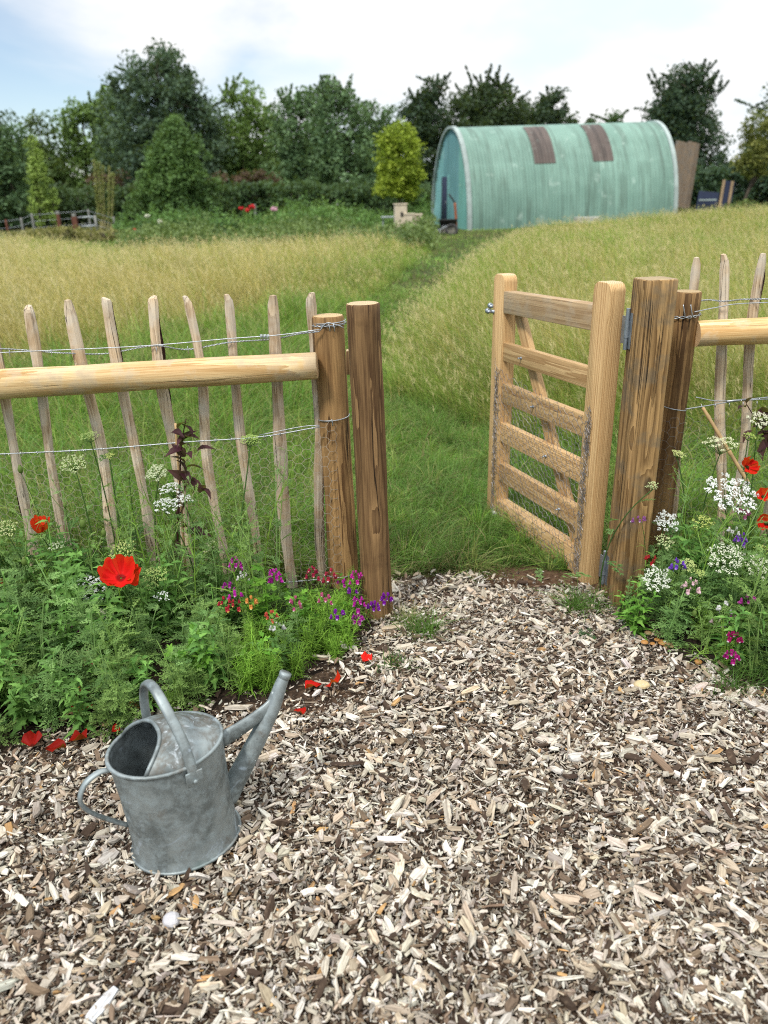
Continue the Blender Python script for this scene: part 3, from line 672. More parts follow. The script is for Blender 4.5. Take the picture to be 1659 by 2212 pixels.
# ---------------------------------------------------------------- fences
def stakeT(L, w, seed, tilt=0, point=.05):
    r2 = np.random.default_rng(seed); seg = 9; a = np.arange(seg)*2*PI/seg; V = []
    prof = r2.uniform(.72, 1.05, seg); prof[r2.integers(0, seg)] *= .78; prof = .5*prof+.25*np.roll(prof, 1)+.25*np.roll(prof, -1)
    zs = np.concatenate([np.linspace(0, L-point, 22), [L-point*.45, L]]); kk = [1]*22+[.86, r2.uniform(.42, .62)]
    bx = r2.normal(0, .007, 3); by = r2.normal(0, .006, 3); ca = r2.uniform(0, 2*PI)
    for z, k in zip(zs, kk):
        t = z/L; off = np.array([sum(bx[m]*math.sin(PI*t*(m+1)) for m in range(3)), sum(by[m]*math.sin(PI*t*(m+1)) for m in range(3)), 0])
        rr = w/2*prof*(1+.10*math.sin(t*9+seed)+.06*math.sin(t*23+seed*2))*k*(1.05-.12*t)*(1+.12*snoise(np.stack([np.cos(a), np.sin(a), np.full(seg, z*5)], 1), 1.8, seed))
        V.append(np.stack([np.cos(a)*rr, np.sin(a)*rr*.82, np.full(seg, z)], 1)+off + (np.array([math.cos(ca), math.sin(ca), 0])*w*.14 if z == L else 0))
    V = np.concatenate(V); n = len(zs); i = np.arange(n-1)[:, None]*seg; j = np.arange(seg)[None]; j2 = (j+1) % seg
    F4 = np.stack([i+j, i+j2, i+seg+j2, i+seg+j], 2).reshape(-1, 4); V = np.concatenate([V, [[V[-seg:, 0].mean(), V[-seg:, 1].mean(), L+.003]]]); c = n*seg
    return (V, np.array([[c, (n-1)*seg+k, (n-1)*seg+(k+1) % seg] for k in range(seg)]), F4, np.ones((len(V), 3)))
def stake(parent, top, low, Y, w, seed, point=.05, bark=False):
    a, b = W(*top, Y), W(*low, Y); d = (b-a)/(a[2]-b[2]); bot = a+d*(a[2]+.02)
    M = frame(bot, a, (0, -1, 0))
    o = G().addT(stakeT(float(np.linalg.norm(a-bot)), w, seed, 0, point)).obj('stake', MAT['stake'], parent, True, M); flatsmooth(o, 28)
    if bark:
        L = float(np.linalg.norm(a-bot))
        for z0, z1, aa, wd_ in bark:
            g = G(); zs = np.linspace(z0*L, z1*L, 12); V = []
            for z in zs:
                for q in (-1, -.35, .35, 1):
                    an = aa+q*wd_*(1+.25*math.sin(z*31)); rr = w*.5*.93*(1+.05*math.sin(z*50)); V.append((math.cos(an)*rr, math.sin(an)*rr*.85, z))
            i = np.arange(11)[:, None]*4+np.arange(3)[None]; g.add(V, None, np.stack([i, i+1, i+5, i+4], 2).reshape(-1, 4))
            g.obj('bark_strip', MAT['bark'], o, True, origin=(0, 0, 0)).location = (0, 0, 0)
    return o
def twist(p, pitch=.03, r=.0022, turns=None):  # two wires twisted round each other along a path
    P = np.asarray(p); s = np.concatenate([[0], np.cumsum(np.linalg.norm(np.diff(P, axis=0), axis=1))])
    n = max(int(s[-1]/.006), 8); u = np.linspace(0, s[-1], n); Q = np.stack([np.interp(u, s, P[:, k]) for k in range(3)], 1)
    ph = u/pitch*2*PI; t = np.gradient(Q, axis=0); t /= np.linalg.norm(t, axis=1, keepdims=True); x = np.cross(t, [0, 0, 1.]); x /= np.linalg.norm(x, axis=1, keepdims=True); y = np.cross(t, x)
    o = (x*np.cos(ph)[:, None]+y*np.sin(ph)[:, None])*r
    return Q+o, Q-o
def postloop(c, r, z, a0=PI*.95, a1=2*PI*1.03, n=16, dz=0):
    a = np.linspace(a0, a1, n); return np.stack([c[0]+r*np.cos(a), c[1]+r*np.sin(a), z+dz*np.linspace(0, 1, n)], 1)
def hexnet(width, height, cw, ch, seed, jit=.0022):
    """flat-topped hexagons: edge list in (s, z)"""
    r2 = np.random.default_rng(seed); E = set(); N = {}
    ni, nj = int(width/(.75*cw))+2, int(height/ch)+2
    for i in range(ni):
        for j in range(nj):
            cx_, cz_ = i*.75*cw, (j+.5*(i % 2))*ch
            q = [(cx_+cw/2*math.cos(k*PI/3), cz_+ch/2/math.sin(PI/3)*math.sin(k*PI/3)) for k in range(6)]
            ks = [(round(a/cw*8), round(b/ch*8)) for a, b in q]
            for k_, p_ in zip(ks, q): N.setdefault(k_, (p_[0]+r2.normal(0, jit), p_[1]+r2.normal(0, jit)))
            for k in range(6): E.add(tuple(sorted((ks[k], ks[(k+1) % 6]))))
    A = np.array([N[a] for a, b in E]); B = np.array([N[b] for a, b in E])
    ok = (np.maximum(A[:, 0], B[:, 0]) < width) & (np.minimum(A[:, 0], B[:, 0]) > 0) & (np.maximum(A[:, 1], B[:, 1]) < height) & (np.minimum(A[:, 1], B[:, 1]) > 0)
    return A[ok], B[ok]

YL = 2.985                               # line of the stakes
fl = thing('stake_fence', (-.9, 2.95, 0), 'weathered cleft stake fence with a peeled pole rail and netting, left of the gateway', 'fence')
pole('post', 'treated', (-.178, 2.985, -.05), (-.196, 2.98, 1.163), .062, .0575, fl, seed=14, amp=.004, spin=.8)
pole('rail', 'rail', W(-260, 846, 2.90), W(686, 790, 2.90), .0625, .0485, fl, seed=22, amp=.0035, rings=40, seg=26, flats=[(0.0, .055)])
ST = [((-30, 668), (55, 1130), 1), ((60, 660), (130, 1088), 0), ((145, 648), (240, 1130), 0), ((228, 643), (322, 1150), [(.80, .985, -1.9, .5)]),
      ((330, 640), (388, 1080), [(.60, .97, -1.35, .75), (.38, .56, -1.9, .35)]), ((402, 640), (484, 1200), 0), ((493, 636), (560, 1250), 0), ((588, 638), (630, 1230), 0), ((672, 633), (700, 1230), 0)]
for k, (a, b, bk) in enumerate(ST):
    stake(fl, a, b, YL, [.05, .049, .054, .050, .052, .046, .047, .053, .046][k], 200+k*7, [.05, .03, .06, .02, .02, .05, .05, .07, .05][k], bk if isinstance(bk, list) else ([(.30, .46, -1.2, .6)] if bk else False))
for k in range(3): stake(fl, (-150-95*k, 668+3*k), (-60-80*k, 1130), YL, .05, 300+k)
pc = (-.192, 2.981)
g = G()
tw = [W(x, y, YL-.03 if i % 2 else YL+.03) for i, (x, y) in enumerate([(-330, 768), (-240, 764), (-150, 760), (-30, 753), (60, 757), (145, 763), (228, 764), (330, 747), (402, 755), (493, 740), (588, 733)])] + [W(640, 722, 2.93), W(690, 716, 2.915)]
for s_ in twist(spline(tw, 120), .024, .0021): g.addT(tubeT(s_, .0017, 4))
for s_ in twist(postloop(pc, .0625, 1.128, PI*1.05, 2*PI*1.06, dz=.006), .05, .003): g.addT(tubeT(s_, .0019, 4))
g.addT(tubeT(spline([W(690, 716, 2.915), W(705, 698, 2.918), W(728, 702, 2.915), W(742, 708, 2.93)], 16), .0018, 4))
g.obj('twisted_wire', MAT['wire'], fl, True)
g = G()
g.addT(tubeT(spline([W(-300, 778, 2.93), W(0, 762, 2.925), (W(300, 748, 2.925)), W(490, 732, 2.925), W(600, 724, 2.92), W(690, 712, 2.915)], 40), .0021, 5))
g.addT(tubeT(postloop(pc, .0615, 1.135, PI*1.1, 2*PI*1.04, dz=.010), .0021, 5))
for q in range(7): g.addT(tubeT([W(562+q*3, 722, 2.918), W(564+q*3, 735, 2.916)], .0016, 4))
for x in (20, 110, 337, 405): g.addT(tubeT([W(x, 744-x*.02+12, 2.92), W(x+2, 770-x*.02+2, 2.92)], .0014, 4))
for x in (712, 722): g.addT(tubeT(spline([W(x-2, 700, 2.915), W(x, 708, 2.910), W(x+1, 716, 2.915)], 8), .002, 5))
g.obj('straining_wire', MAT['wire'], fl, True)
lowp = lambda px: 981-.0*px-(px/690.0)*60
lw = [W(x, np.interp(x, [-300, 0, 200, 400, 560, 690], [996, 981, 971, 955, 944, 922]), 2.915) for x in (-300, 0, 200, 400, 560, 690)]
g = G(); g.addT(tubeT(spline(lw, 40), .0024, 5)); g.addT(tubeT(spline([W(560, 940, 2.918), W(650, 922, 2.917), W(690, 919, 2.915)], 10), .0018, 5))
g.addT(tubeT(postloop(pc, .0625, .762, PI*1.1, 2*PI*1.02, dz=.014), .0022, 5)); g.addT(tubeT(spline([W(716, 906, 2.913), W(718, 913, 2.909), W(719, 920, 2.913)], 8), .0024, 5))
for k in range(26):
    x = -200+k*35; p = W(x, np.interp(x, [-300, 0, 200, 400, 560, 690], [996, 981, 971, 955, 944, 922]), 2.913); g.addT(tubeT([p+[0, 0, .004], p+[.001, -.002, -.009]], .0018, 4))
g.obj('lower_wire', MAT['wire'], fl, True)
g = G(); g.addT(tubeT(spline([(-1.8, 2.92, .055), (-.9, 2.92, .058), (-.53, 2.92, .062), (-.25, 2.92, .082)], 20), .0022, 5)); g.addT(tubeT(postloop(pc, .0665, .085, PI*1.1, 2*PI*.98, dz=.006), .0022, 5)); g.obj('bottom_wire', MAT['wire'], fl, True)
# netting along the wires and round the post
def bend_left(A):
    s = A[:, 0]-1.75; R_ = .0655; xt = pc[0]-.02; th = np.clip((s-(xt))/R_, 0, None)
    x = np.where(s < xt, s, xt+.0+R_*np.sin(np.minimum(th, 2.2))*1.0); base = 2.918
    yy = np.where(s < xt, base+.006*snoise(A, 6, 4), pc[1]-R_*np.cos(np.minimum(th, 2.2)) )
    zt = np.interp(s, [-1.8, -1.49, -.76, -.24, -.1], [.665, .679, .709, .762, .776])
    return np.stack([x, yy, .035+A[:, 1]/.72*(zt-.035)], 1)
A, B = hexnet(1.70, .72, .046, .040, 5); g = G(); edges(g, bend_left(A), bend_left(B), .00076, 3); g.obj('wire_netting', MAT['netwire'], fl)

# right fence
YR = 3.10
fr = thing('stake_fence', (1.5, 3.05, 0), 'short stretch of stake fence with rail behind the flowers, right of the gate', 'fence')
rc = (1.185, 3.05)
pole('post', 'treated', (1.178, 3.06, -.05), (1.187, 3.05, 1.215), .058, .0525, fr, seed=31, amp=.0038, spin=2.0)
pole('rail', 'rail', W(1503, 722, 3.02), W(2600, 668, 3.02), .050, .056, fr, seed=37, amp=.004, rings=24)
for k, (a, b, w, bk) in enumerate([((1507, 556), (1492, 700), .050, False), ((1565, 549), (1555, 1000), .046, False), ((1650, 548), (1603, 1000), .047, [(.86, .99, -1.6, .8), (.55, .72, -1.9, .3)]), ((1745, 556), (1680, 1000), .05, False), ((1830, 552), (1760, 1000), .048, False), ((1920, 556), (1840, 1000), .05, False)] + [((2015+97*q, 558+2*q), (1922+84*q, 1000), .048, False) for q in range(6)]):
    stake(fr, a, b, YR+(.07 if k == 0 else 0), w, 400+k*11, .06, bk)
g = G()
for s_ in twist(spline([W(x, y, YR+dy) for x, y, dy in [(1512, 650, -.02), (1535, 648, 0), (1565, 651, -.04), (1605, 647, .02), (1650, 646, -.04), (1700, 648, .02), (1745, 650, -.04), (1800, 652, .02), (1900, 655, -.03), (2200, 660, 0), (2600, 668, -.03)]], 80), .024, .0024): g.addT(tubeT(s_, .0018, 4))
for s_ in twist(postloop(rc, .0565, 1.118, PI*1.0, 2*PI*1.02, dz=.012), .05, .004): g.addT(tubeT(s_, .002, 4))
for x in (1478, 1494): g.addT(tubeT(spline([W(x-2, 658, 2.99), W(x, 672, 2.986), W(x+2, 684, 2.99)], 8), .0022, 5))
g.obj('twisted_wire', MAT['wire'], fr, True)
g = G(); g.addT(tubeT(spline([W(1500, 674, 3.0), W(1550, 664, 3.02), W(1620, 655, 3.03), W(1900, 648, 3.03), W(2600, 628, 3.03)], 26), .0021, 5)); g.obj('straining_wire', MAT['wire'], fr, True)
g = G(); g.addT(tubeT(spline([W(1503, 858, 3.03), W(1550, 866, 3.03), W(1620, 862, 3.04), W(1900, 838, 3.05), W(2600, 815, 3.05)], 30), .0023, 5)); g.addT(tubeT(spline([W(1480, 884, 2.99), W(1530, 876, 3.0), W(1580, 868, 3.02), W(1659, 862, 3.04), W(1900, 852, 3.05), W(2600, 822, 3.05)], 30), .0023, 5))
g.addT(tubeT(postloop(rc, .0585, .775, PI*.98, 2*PI*.85, dz=-.02), .0022, 5))
for k in range(12):
    p = W(1515+k*30, 876-k*1.6, 3.0+.004*k); g.addT(tubeT([p+[0, 0, .005], p+[.001, -.002, -.010]], .0018, 4))
g.addT(tubeT([W(1570, 867, 3.01), W(1612, 863, 3.03)], .0042, 5)); g.obj('lower_wire', MAT['wire'], fr, True)
def bend_right(A):
    s = A[:, 0]; R_ = .061; a = -2.5+s/R_; lim = PI*.42
    on = s < R_*lim+R_*.85
    a_ = -PI*.5-lim+s/R_
    xs_, ys_ = rc[0]+R_*np.cos(a_), rc[1]+R_*np.sin(a_)
    s1 = s-R_*(lim+.85); a1 = -PI*.5+.85; xe, ye = rc[0]+R_*math.cos(a1), rc[1]+R_*math.sin(a1)
    x = np.where(on, xs_, xe+s1); y = np.where(on, ys_, ye+.1*s1+.006*snoise(A, 6, 4)); zt = np.interp(x, [1.1, 1.25, 1.6, 2.0, 2.9], [.755, .745, .785, .80, .82])
    return np.stack([x, y, .03+A[:, 1]/.72*(zt-.03)], 1)
A, B = hexnet(1.75, .72, .046, .040, 6); g = G(); edges(g, bend_right(A), bend_right(B), .00065, 3); g.obj('wire_netting', MAT['netrust'], fr)

# ---------------------------------------------------------------- the gate
hb = np.array([.884, 2.955, 0]); lb = np.array([.584, 3.775, 0]); gu = (lb-hb)/np.linalg.norm(lb-hb); GW = float(np.linalg.norm(lb-hb)); gn = np.array([-gu[1], gu[0], 0])
if gn[0] > 0: gn = -gn
gt = thing('garden_gate', tuple(hb), 'open wooden five-barred garden gate with wire netting, swung back into the grass', 'gate')
up = np.array([0, 0, 1.])
def gp_(u, z, n=0.0): return hb+gu*u+up*z+gn*n
sw, stt = .108, .070
board('stile', 'gate', gp_(sw/2-.01, .012), gp_(sw/2-.01, 1.262), sw, stt, gn, gt, .005, .035)
board('stile', 'gate', gp_(GW-.03, .02), gp_(GW-.03, 1.235), sw*.98, stt, gn, gt, .005, .036)
u0, u1 = sw-.015, GW-.03-sw/2+.005
board('top_rail', 'gate_grey', gp_(u0, 1.125, .008), gp_(u1, 1.112, .008), .100, .056, gn, gt, .005)
RAILS = [(.888, .086), (.690, .094), (.492, .096), (.285, .096)]
for z, w in RAILS: board('rail', 'gate', gp_(u0, z, .012), gp_(u1, z-.006, .012), w, .034, gn, gt, .004)
board('bottom_rail', 'gate', gp_(u0, .088, .004), gp_(u1, .068, .004), .118, .058, gn, gt, .005)
board('brace', 'gate', gp_(u1-.06, 1.065, -.020), gp_(u0+.05, .145, -.020), .066, .028, gn, gt, .003)
# bolts where brace meets rails
st = sphT(8, 6)
for z, w in RAILS:
    g = G()
    f = (1.065-z)/(1.065-.145); u = (u1-.06)+(u0+.05-u1+.06)*f; p = gp_(u, z-.008, .030)
    M3 = axes([gn])*np.array([.0075, .0075, .006])[None, None, :]; g.inst(st, M3, [p]); g.addT(tubeT([gp_(u, z-.008, .026), gp_(u, z-.008, .0315)], .007, 6)); g.addT(tubeT([p, p+gn*.016], .004, 6))
    g.obj('bolt', MAT['steel'], gt, True)
for du, z in ((.0, 1.082), (.012, 1.058)):
    g = G()
    p = gp_(GW-.03+sw/2+du*0, z, .02+du); q = p+gu*.03+gn*.012; g.addT(tubeT([p-gu*.02, q, q+gu*.0], [.009, .009, .0088], 10)); g.addT(tubeT([q-gu*.006, q+gu*.008], .0135, 6)); g.addT(tubeT([p+gn*.0, p+gn*.032], .0075, 8))
    g.obj('latch_bolt', MAT['steel'], gt, True)
# netting stapled to the near face of the gate, folded over at both stiles
def gmap(A): return np.stack([gp_(.035+a, .03+b, .0385+.004*math.sin(a*37+b*11)+.003*math.sin(b*53)) for a, b in A])
A, B = hexnet(GW-.055, .70, .040, .036, 8, .003)
f_ = lambda A: np.stack([A[:, 0], A[:, 1]*(1+.14*(A[:, 0]/GW))], 1)
g = G(); edges(g, gmap(f_(A)), gmap(f_(B)), .00095, 4); g.obj('wire_netting', MAT['netrust'], gt)
r2 = np.random.default_rng(77)
for uc, z0, z1 in ((.052, .03, .74), (GW-.05, .05, .80)):
    g = G()
    for k in range(60):
        z = r2.uniform(z0, z1); p = [gp_(uc+r2.normal(0, .012), z+dz, .040+abs(r2.normal(0, .004))) for dz in (0, .018, .036, .05)]
        g.addT(tubeT(p, .0010, 3, False))
    A, B = hexnet(.05, z1-z0, .022, .034, 80, .004)
    edges(g, np.stack([gp_(uc-.025+a, z0+b, .042) for a, b in A]), np.stack([gp_(uc-.025+a, z0+b, .042) for a, b in B]), .0010, 3)
    g.obj('folded_netting_edge', MAT['netrust'], gt)
for zc, lab in ((1.10, 'hinge'), (.12, 'hinge')):
    g = G(); c = np.array([.914, 2.89, 0]); 
    g.addT(tubeT([c+up*(zc-.075), c+up*(zc+.075)], .0085, 10)); g.addT(tubeT([c+up*(zc-.03), c+up*(zc+.03)], .0115, 10))
    T = boxT(.004, .022, .10); V = T[0]+np.array([0, 0, zc-.055]); a = math.atan2(-gu[0], gu[1]); Rm = np.array([[math.cos(a), -math.sin(a), 0], [math.sin(a), math.cos(a), 0], [0, 0, 1]])
    g.add(V@Rm.T+np.array([.910, 2.915, 0]), T[1], T[2]); g.add(T[0]*np.array([1, .9, 1.3])+np.array([.922, 2.872, zc-.07]), T[1], T[2])
    flatsmooth(g.obj('hinge', MAT['steel'], gt, True), 40)
o = G().addT(boxT(.05, .035, .03, .008)).obj('white_block', plain('white_plastic', (.72, .72, .68), .6, var=.3), None, False, Matrix.Translation((.585, 3.70, .03)))
tag(o, 'small dirty white block lying in the grass under the free end of the gate', 'block')
# ---------------------------------------------------------------- watering can
def zincmat(stained=False):
    t = NT('weathered_zinc'); o = t.obj()
    a = t.noise(o, 9, 5, .62, .4); b = t.noise(o, 42, 6, .7, .3); c = t.noise(o, 4.0, 4, .6, .6); d = t.noise(o, 130, 3)
    col = t.mix(t.ramp(a, .36, .62), (.125, .143, .142), (.255, .288, .288)); col = t.mix(t.ramp(b, .40, .72, 0, .75), col, (.30, .355, .365))
    col = t.mix(t.ramp(c, .54, .68, 0, .55), col, (.085, .13, .118)); col = t.mix(t.ramp(t.noise(o, 16, 5, .65, .8), .60, .72, 0, .8), col, (.40, .47, .53))
    col = t.mix(t.ramp(d, .62, .75, 0, .4), col, (.06, .065, .065))
    ru = t.math('MULTIPLY', t.ramp(t.noise(o, 11, 4, .7), .60, .70), .45); col = t.mix(ru, col, (.11, .078, .05))
    if stained: col = t.mix(t.ramp(t.noise(o, 13, 5, .65, .5), .42, .60, 0, .75), col, (.105, .085, .062)); col = t.mix(t.ramp(t.noise(o, 24, 5, .7, .6), .56, .66, 0, .85), col, (.50, .55, .58))
    ro = t.ramp(b, .3, .7, .42, .62)
    return t.done(t.principled(col, ro, .45, .5, t.bump(t.math('ADD', t.math('MULTIPLY', a, 1.0), t.math('MULTIPLY', b, .25)), .22, .004)))
MAT['zinc'] = zincmat(); MAT['zinc_stained'] = zincmat(True)
cb = Wz(405, 1806, .034); CANC = np.array([cb[0], cb[1], .032])
ca = rad(33); cu = np.array([math.cos(ca), math.sin(ca), 0]); cv = np.array([-math.sin(ca), math.cos(ca), 0])
CHT = .292; LEAN = np.array([-.022, .006, 0])       # it stands a little askew on the chips
can = thing('watering_can', tuple(CANC), 'old dull galvanised watering can with long braced spout standing on the bark', 'watering can')
def cpt(u, v, z): return CANC+cu*u+cv*v+np.array([0, 0, z])+LEAN*(z/CHT)
def abz(z):
    t = z/CHT; a = .1335-.004*math.sin(PI*t)+.006*t; b = .112+.004*t
    fl_ = .0055*math.exp(-((z-.0)/.014)**2); return a+fl_, b+fl_
NS = 64; an = np.arange(NS)*2*PI/NS
g = G(); zs = [.0, .004, .010, .018, .03, .06, .12, .18, .24, .28, CHT]; V = []
for z in zs:
    a, b = abz(z); V += [cpt(a*math.cos(q)*(1+.006*math.sin(3*q+z*9)), b*math.sin(q)*(1+.008*math.sin(2*q+z*14)), z) for q in an]
nout = len(zs)
for z in zs[::-1]:
    a, b = abz(z); V += [cpt((a-.0025)*math.cos(q), (b-.0025)*math.sin(q), max(z, .006)) for q in an]
n = 2*nout; i = np.arange(n-1)[:, None]*NS; j = np.arange(NS)[None]; j2 = (j+1) % NS
F4 = np.stack([i+j, i+j2, i+NS+j2, i+NS+j], 2).reshape(-1, 4)
V += [cpt(0, 0, .004), cpt(0, 0, .007)]; c0 = n*NS
F3 = [[c0, (k+1) % NS, k] for k in range(NS)]+[[c0+1, (n-1)*NS+k, (n-1)*NS+(k+1) % NS] for k in range(NS)]
flatsmooth(g.add(V, F3, F4).obj('body', MAT['zinc'], can, True), 50)
def ring(z, r, k=1.0): 
    a, b = abz(z); return tubeT([cpt(a*k*math.cos(q), b*k*math.sin(q), z) for q in np.linspace(0, 2*PI, 73)], r, 8, False)
G().addT(ring(CHT, .0052)).obj('rim', MAT['zinc'], can, True)
G().addT(ring(.004, .0045, 1.0)).obj('base_rim', MAT['zinc'], can, True)
# hood over the spout side; its free edge rises as an arch across the can
aR, bR = abz(CHT); aR -= .003; bR -= .003
V = []; nu, nv = 18, 41; edge = []
UE = -.078; VE = bR*math.sqrt(1-(UE/aR)**2); PHM = math.acos(UE/aR)
for iu in range(nu+1):
    s_ = iu/nu
    for iv in range(nv):
        w = -1+2*iv/(nv-1)                # from the near rim to the far rim
        c2 = np.array([UE+.066*(1-abs(w)**2.6)**.8, w*VE]); r2_ = np.array([aR*math.cos(w*PHM), bR*math.sin(w*PHM)])
        u, v = c2+(r2_-c2)*s_
        rr = min(1, math.hypot(u/aR, v/bR)); hgt = .055*max(0, 1-rr**2)**.7*(1-.5*smooth(-.03, .13, u))
        V.append(cpt(u, v, CHT+.002+float(hgt)))
        if iu == 0: edge.append(V[-1])
i = np.arange(nu)[:, None]*nv+np.arange(nv-1)[None]
flatsmooth(G().add(V, None, np.stack([i, i+1, i+nv+1, i+nv], 2).reshape(-1, 4)).obj('hood', MAT['zinc_stained'], can, True), 60)
G().addT(tubeT(edge, .0052, 8)).obj('hood_lip', MAT['zinc'], can, True)
# carrying handle: a rolled strap arching from the far rim to the near rim
hp_ = spline([cpt(.022, -bR-.006, CHT-.042), cpt(.022, -bR-.006, CHT+.0), cpt(.020, -.098, CHT+.062), cpt(.010, -.052, CHT+.128), cpt(.004, .006, CHT+.158), cpt(-.002, .060, CHT+.142), cpt(-.006, .098, CHT+.085), cpt(-.008, bR+.0, CHT+.03), cpt(-.008, bR+.004, CHT-.02)], 44)
G().addT(tubeT(hp_, .0125, 12, True, .55, cu)).obj('carrying_handle', MAT['zinc'], can, True)
for sv, uu in ((-1, .022), (1, -.008)):
    c = cpt(uu, sv*(abz(CHT-.03)[1]+.006), CHT-.05); T = boxT(.042, .005, .040, .002); Rm = np.stack([cu, cv, [0, 0, 1.]], 1)
    g = G().add(T[0]@Rm.T+c, T[1], T[2]); M3 = axes([cv*sv])*np.array([.006, .006, .004])[None, None, :]; g.inst(sphT(8, 6), M3, [c+cv*sv*.006+np.array([0, 0, .014])])
    g.obj('handle_bracket', MAT['zinc'], can, True)
# rear handle
bh = spline([cpt(-aR-.002, 0, CHT-.012), cpt(-aR-.028, -.004, CHT-.006), cpt(-aR-.062, -.006, CHT-.020), cpt(-aR-.082, -.004, CHT-.058), cpt(-aR-.072, 0, CHT-.098), cpt(-aR-.036, .004, CHT-.145), cpt(-aR+.004, .004, CHT-.185)], 40)
G().addT(tubeT(bh, .0090, 10, True, .6, cv)).obj('rear_handle', MAT['zinc'], can, True)
# spout and its stay, laid out in the upright plane through the long axis of the can
def cplane(px, py, off=0.0):
    d = ray(px, py); o = CANC+cv*off; t = ((o-CAM)@cv)/(d@cv); return CAM+d*t
sp = [cplane(490, 1722), cplane(508, 1688), cplane(552, 1604), cplane(588, 1530), cplane(607, 1478), cplane(617, 1454)]
G().addT(tubeT(spline(sp, 30), np.interp(np.linspace(0, 1, 30), [0, .25, .6, .85, 1], [.030, .0275, .0205, .0155, .013]), 20, True)).obj('spout', MAT['zinc'], can, True)
tipd = (sp[-1]-sp[-2])/np.linalg.norm(sp[-1]-sp[-2])
g = G().addT(tubeT([sp[-1]-tipd*.018, sp[-1]-tipd*.004, sp[-1]+tipd*.002], [.0145, .0165, .016], 16)); g.obj('spout_collar', MAT['zinc'], can, True)
stp = [cplane(476, 1600), cplane(520, 1573), cplane(560, 1545), cplane(588, 1519), cplane(598, 1494)]
G().addT(tubeT(spline(stp, 20), np.linspace(.024, .0155, 20), 12, True, .5, cv*0+np.array([0, 0, 1.]))).obj('spout_stay', MAT['zinc'], can, True)

# ---------------------------------------------------------------- the arched hut
def hutmat(name, base, dirt, amt, patch):
    t = NT(name); w = t.attr('wc', True); c = t.attr('Col')
    run = t.noise(t.scale(w, 3.2, .35, 1), 1.0, 6, .62, .3); fine = t.noise(t.scale(w, 16, .8, 1), 1.0, 4, .6); big = t.noise(t.scale(w, .5, .7, 1), 1.0, 4, .6)
    col = t.mix(t.ramp(big, .35, .65), base, patch)
    col = t.mix(t.math('MULTIPLY', t.ramp(run, .46, .66), amt), col, dirt); col = t.mix(t.ramp(fine, .50, .70, 0, amt*.6), col, dirt)
    sx = t.n('ShaderNodeSeparateXYZ'); t.set(sx.inputs[0], w)
    col = t.mix(t.ramp(t.noise(t.scale(w, 1.5, 1.5, 1), 1, 3), .60, .75, 0, .35), col, (.50, .62, .55))
    def seam(coord, period, ofs, wd):
        f = t.math('FRACT', t.math('MULTIPLY_ADD', coord, 1/period, ofs)); return t.ramp(t.math('ABSOLUTE', t.math('SUBTRACT', f, .5)), 0, wd, 1, 0)
    col = t.mix(t.math('MULTIPLY', seam(sx.outputs[0], 1.155, .0, .018), .65), col, tuple(x*.5 for x in dirt))
    col = t.mix(1.0, col, c, 'MULTIPLY')
    return t.done(t.principled(col, .6, .0, .35, t.bump(fine, .2, .01)))
MAT['hut'] = hutmat('green_painted_corrugated_iron', (.140, .245, .198), (.070, .112, .086), .58, (.180, .300, .245))
MAT['hutend'] = hutmat('green_painted_sheet', (.13, .31, .30), (.08, .18, .16), .4, (.16, .35, .335))
MAT['skylight'] = hutmat('grubby_rooflight_sheet', (.080, .060, .050), (.035, .027, .023), .8, (.115, .088, .075))
MAT['huttrim'] = plain('pale_flashing', (.36, .43, .41), .6, var=.35, sc=3.0)
MAT['slate'] = plain('slate_blue_paint', (.045, .055, .10), .5, var=.25, sc=4)
MAT['navy'] = plain('navy_panel', (.026, .036, .078), .55, var=.3, sc=4)
HZ0, HZ1 = 1.55-.03197*33.0-.03, 1.55-.02267*37.05-.02
hutroot = np.array([hutA[0], hutA[1], HZ0]); slope = (HZ1-HZ0)/hutL
def hpt(s, q, z): return hutroot+np.array([hl[0]*s+he[0]*q, hl[1]*s+he[1]*q, slope*s+z])   # s along, q across from the near side
hut = thing('arched_hut', tuple(hutroot), 'green corrugated iron hut with a rounded arched roof and two brown rooflights', 'hut')
def arch(t, dr=0.0):                     # t = 0 near foot .. pi far foot
    return hutW/2-(hutW/2+dr)*math.cos(t), (hutH+dr)*abs(math.sin(t))**1.0
arcs = np.concatenate([[0], np.cumsum([math.hypot(arch(b)[0]-arch(a)[0], arch(b)[1]-arch(a)[1]) for a, b in zip(np.linspace(0, PI, 61)[:-1], np.linspace(0, PI, 61)[1:])])])
def shell(name, mat, s0, s1, t0, t1, dr, nt_, per=.135, amp=.013, lap=True):
    n = int((s1-s0)/per*6); V, U, C = [], [], []
    for k in range(n+1):
        s = s0+(s1-s0)*k/n; w = amp*math.sin(2*PI*s/per)
        panel = int(s/1.155); tint = .93+.14*((panel*7919) % 13)/13
        for m in range(nt_+1):
            t = t0+(t1-t0)*m/nt_; al = float(np.interp(t, np.linspace(0, PI, 61), arcs)); up_ = al > 2.55 and al < arcs[-1]-2.55
            q, z = arch(t, dr+w+(.012 if not up_ and lap else 0)); V.append(hpt(s, q, z)); U.append((s, al, panel*1.0))
            tt = tint*(1 if up_ else 1.06); sm = 1-.45*math.exp(-((al-2.55)/.03)**2) if lap else 1; C.append((tt*sm, tt*sm, tt*sm))
    i = np.arange(n)[:, None]*(nt_+1)+np.arange(nt_)[None]
    return G().add(V, None, np.stack([i, i+1, i+nt_+2, i+nt_+1], 2).reshape(-1, 4), C, U).obj(name, MAT[mat], hut, True)
shell('arched_roof', 'hut', 0, hutL, 0, PI, 0, 72)
shell('rooflight', 'skylight', .318*hutL, .418*hutL, rad(37), rad(76), .03, 20, lap=False)
shell('rooflight', 'skylight', .597*hutL, .697*hutL, rad(37), rad(77), .03, 20, lap=False)
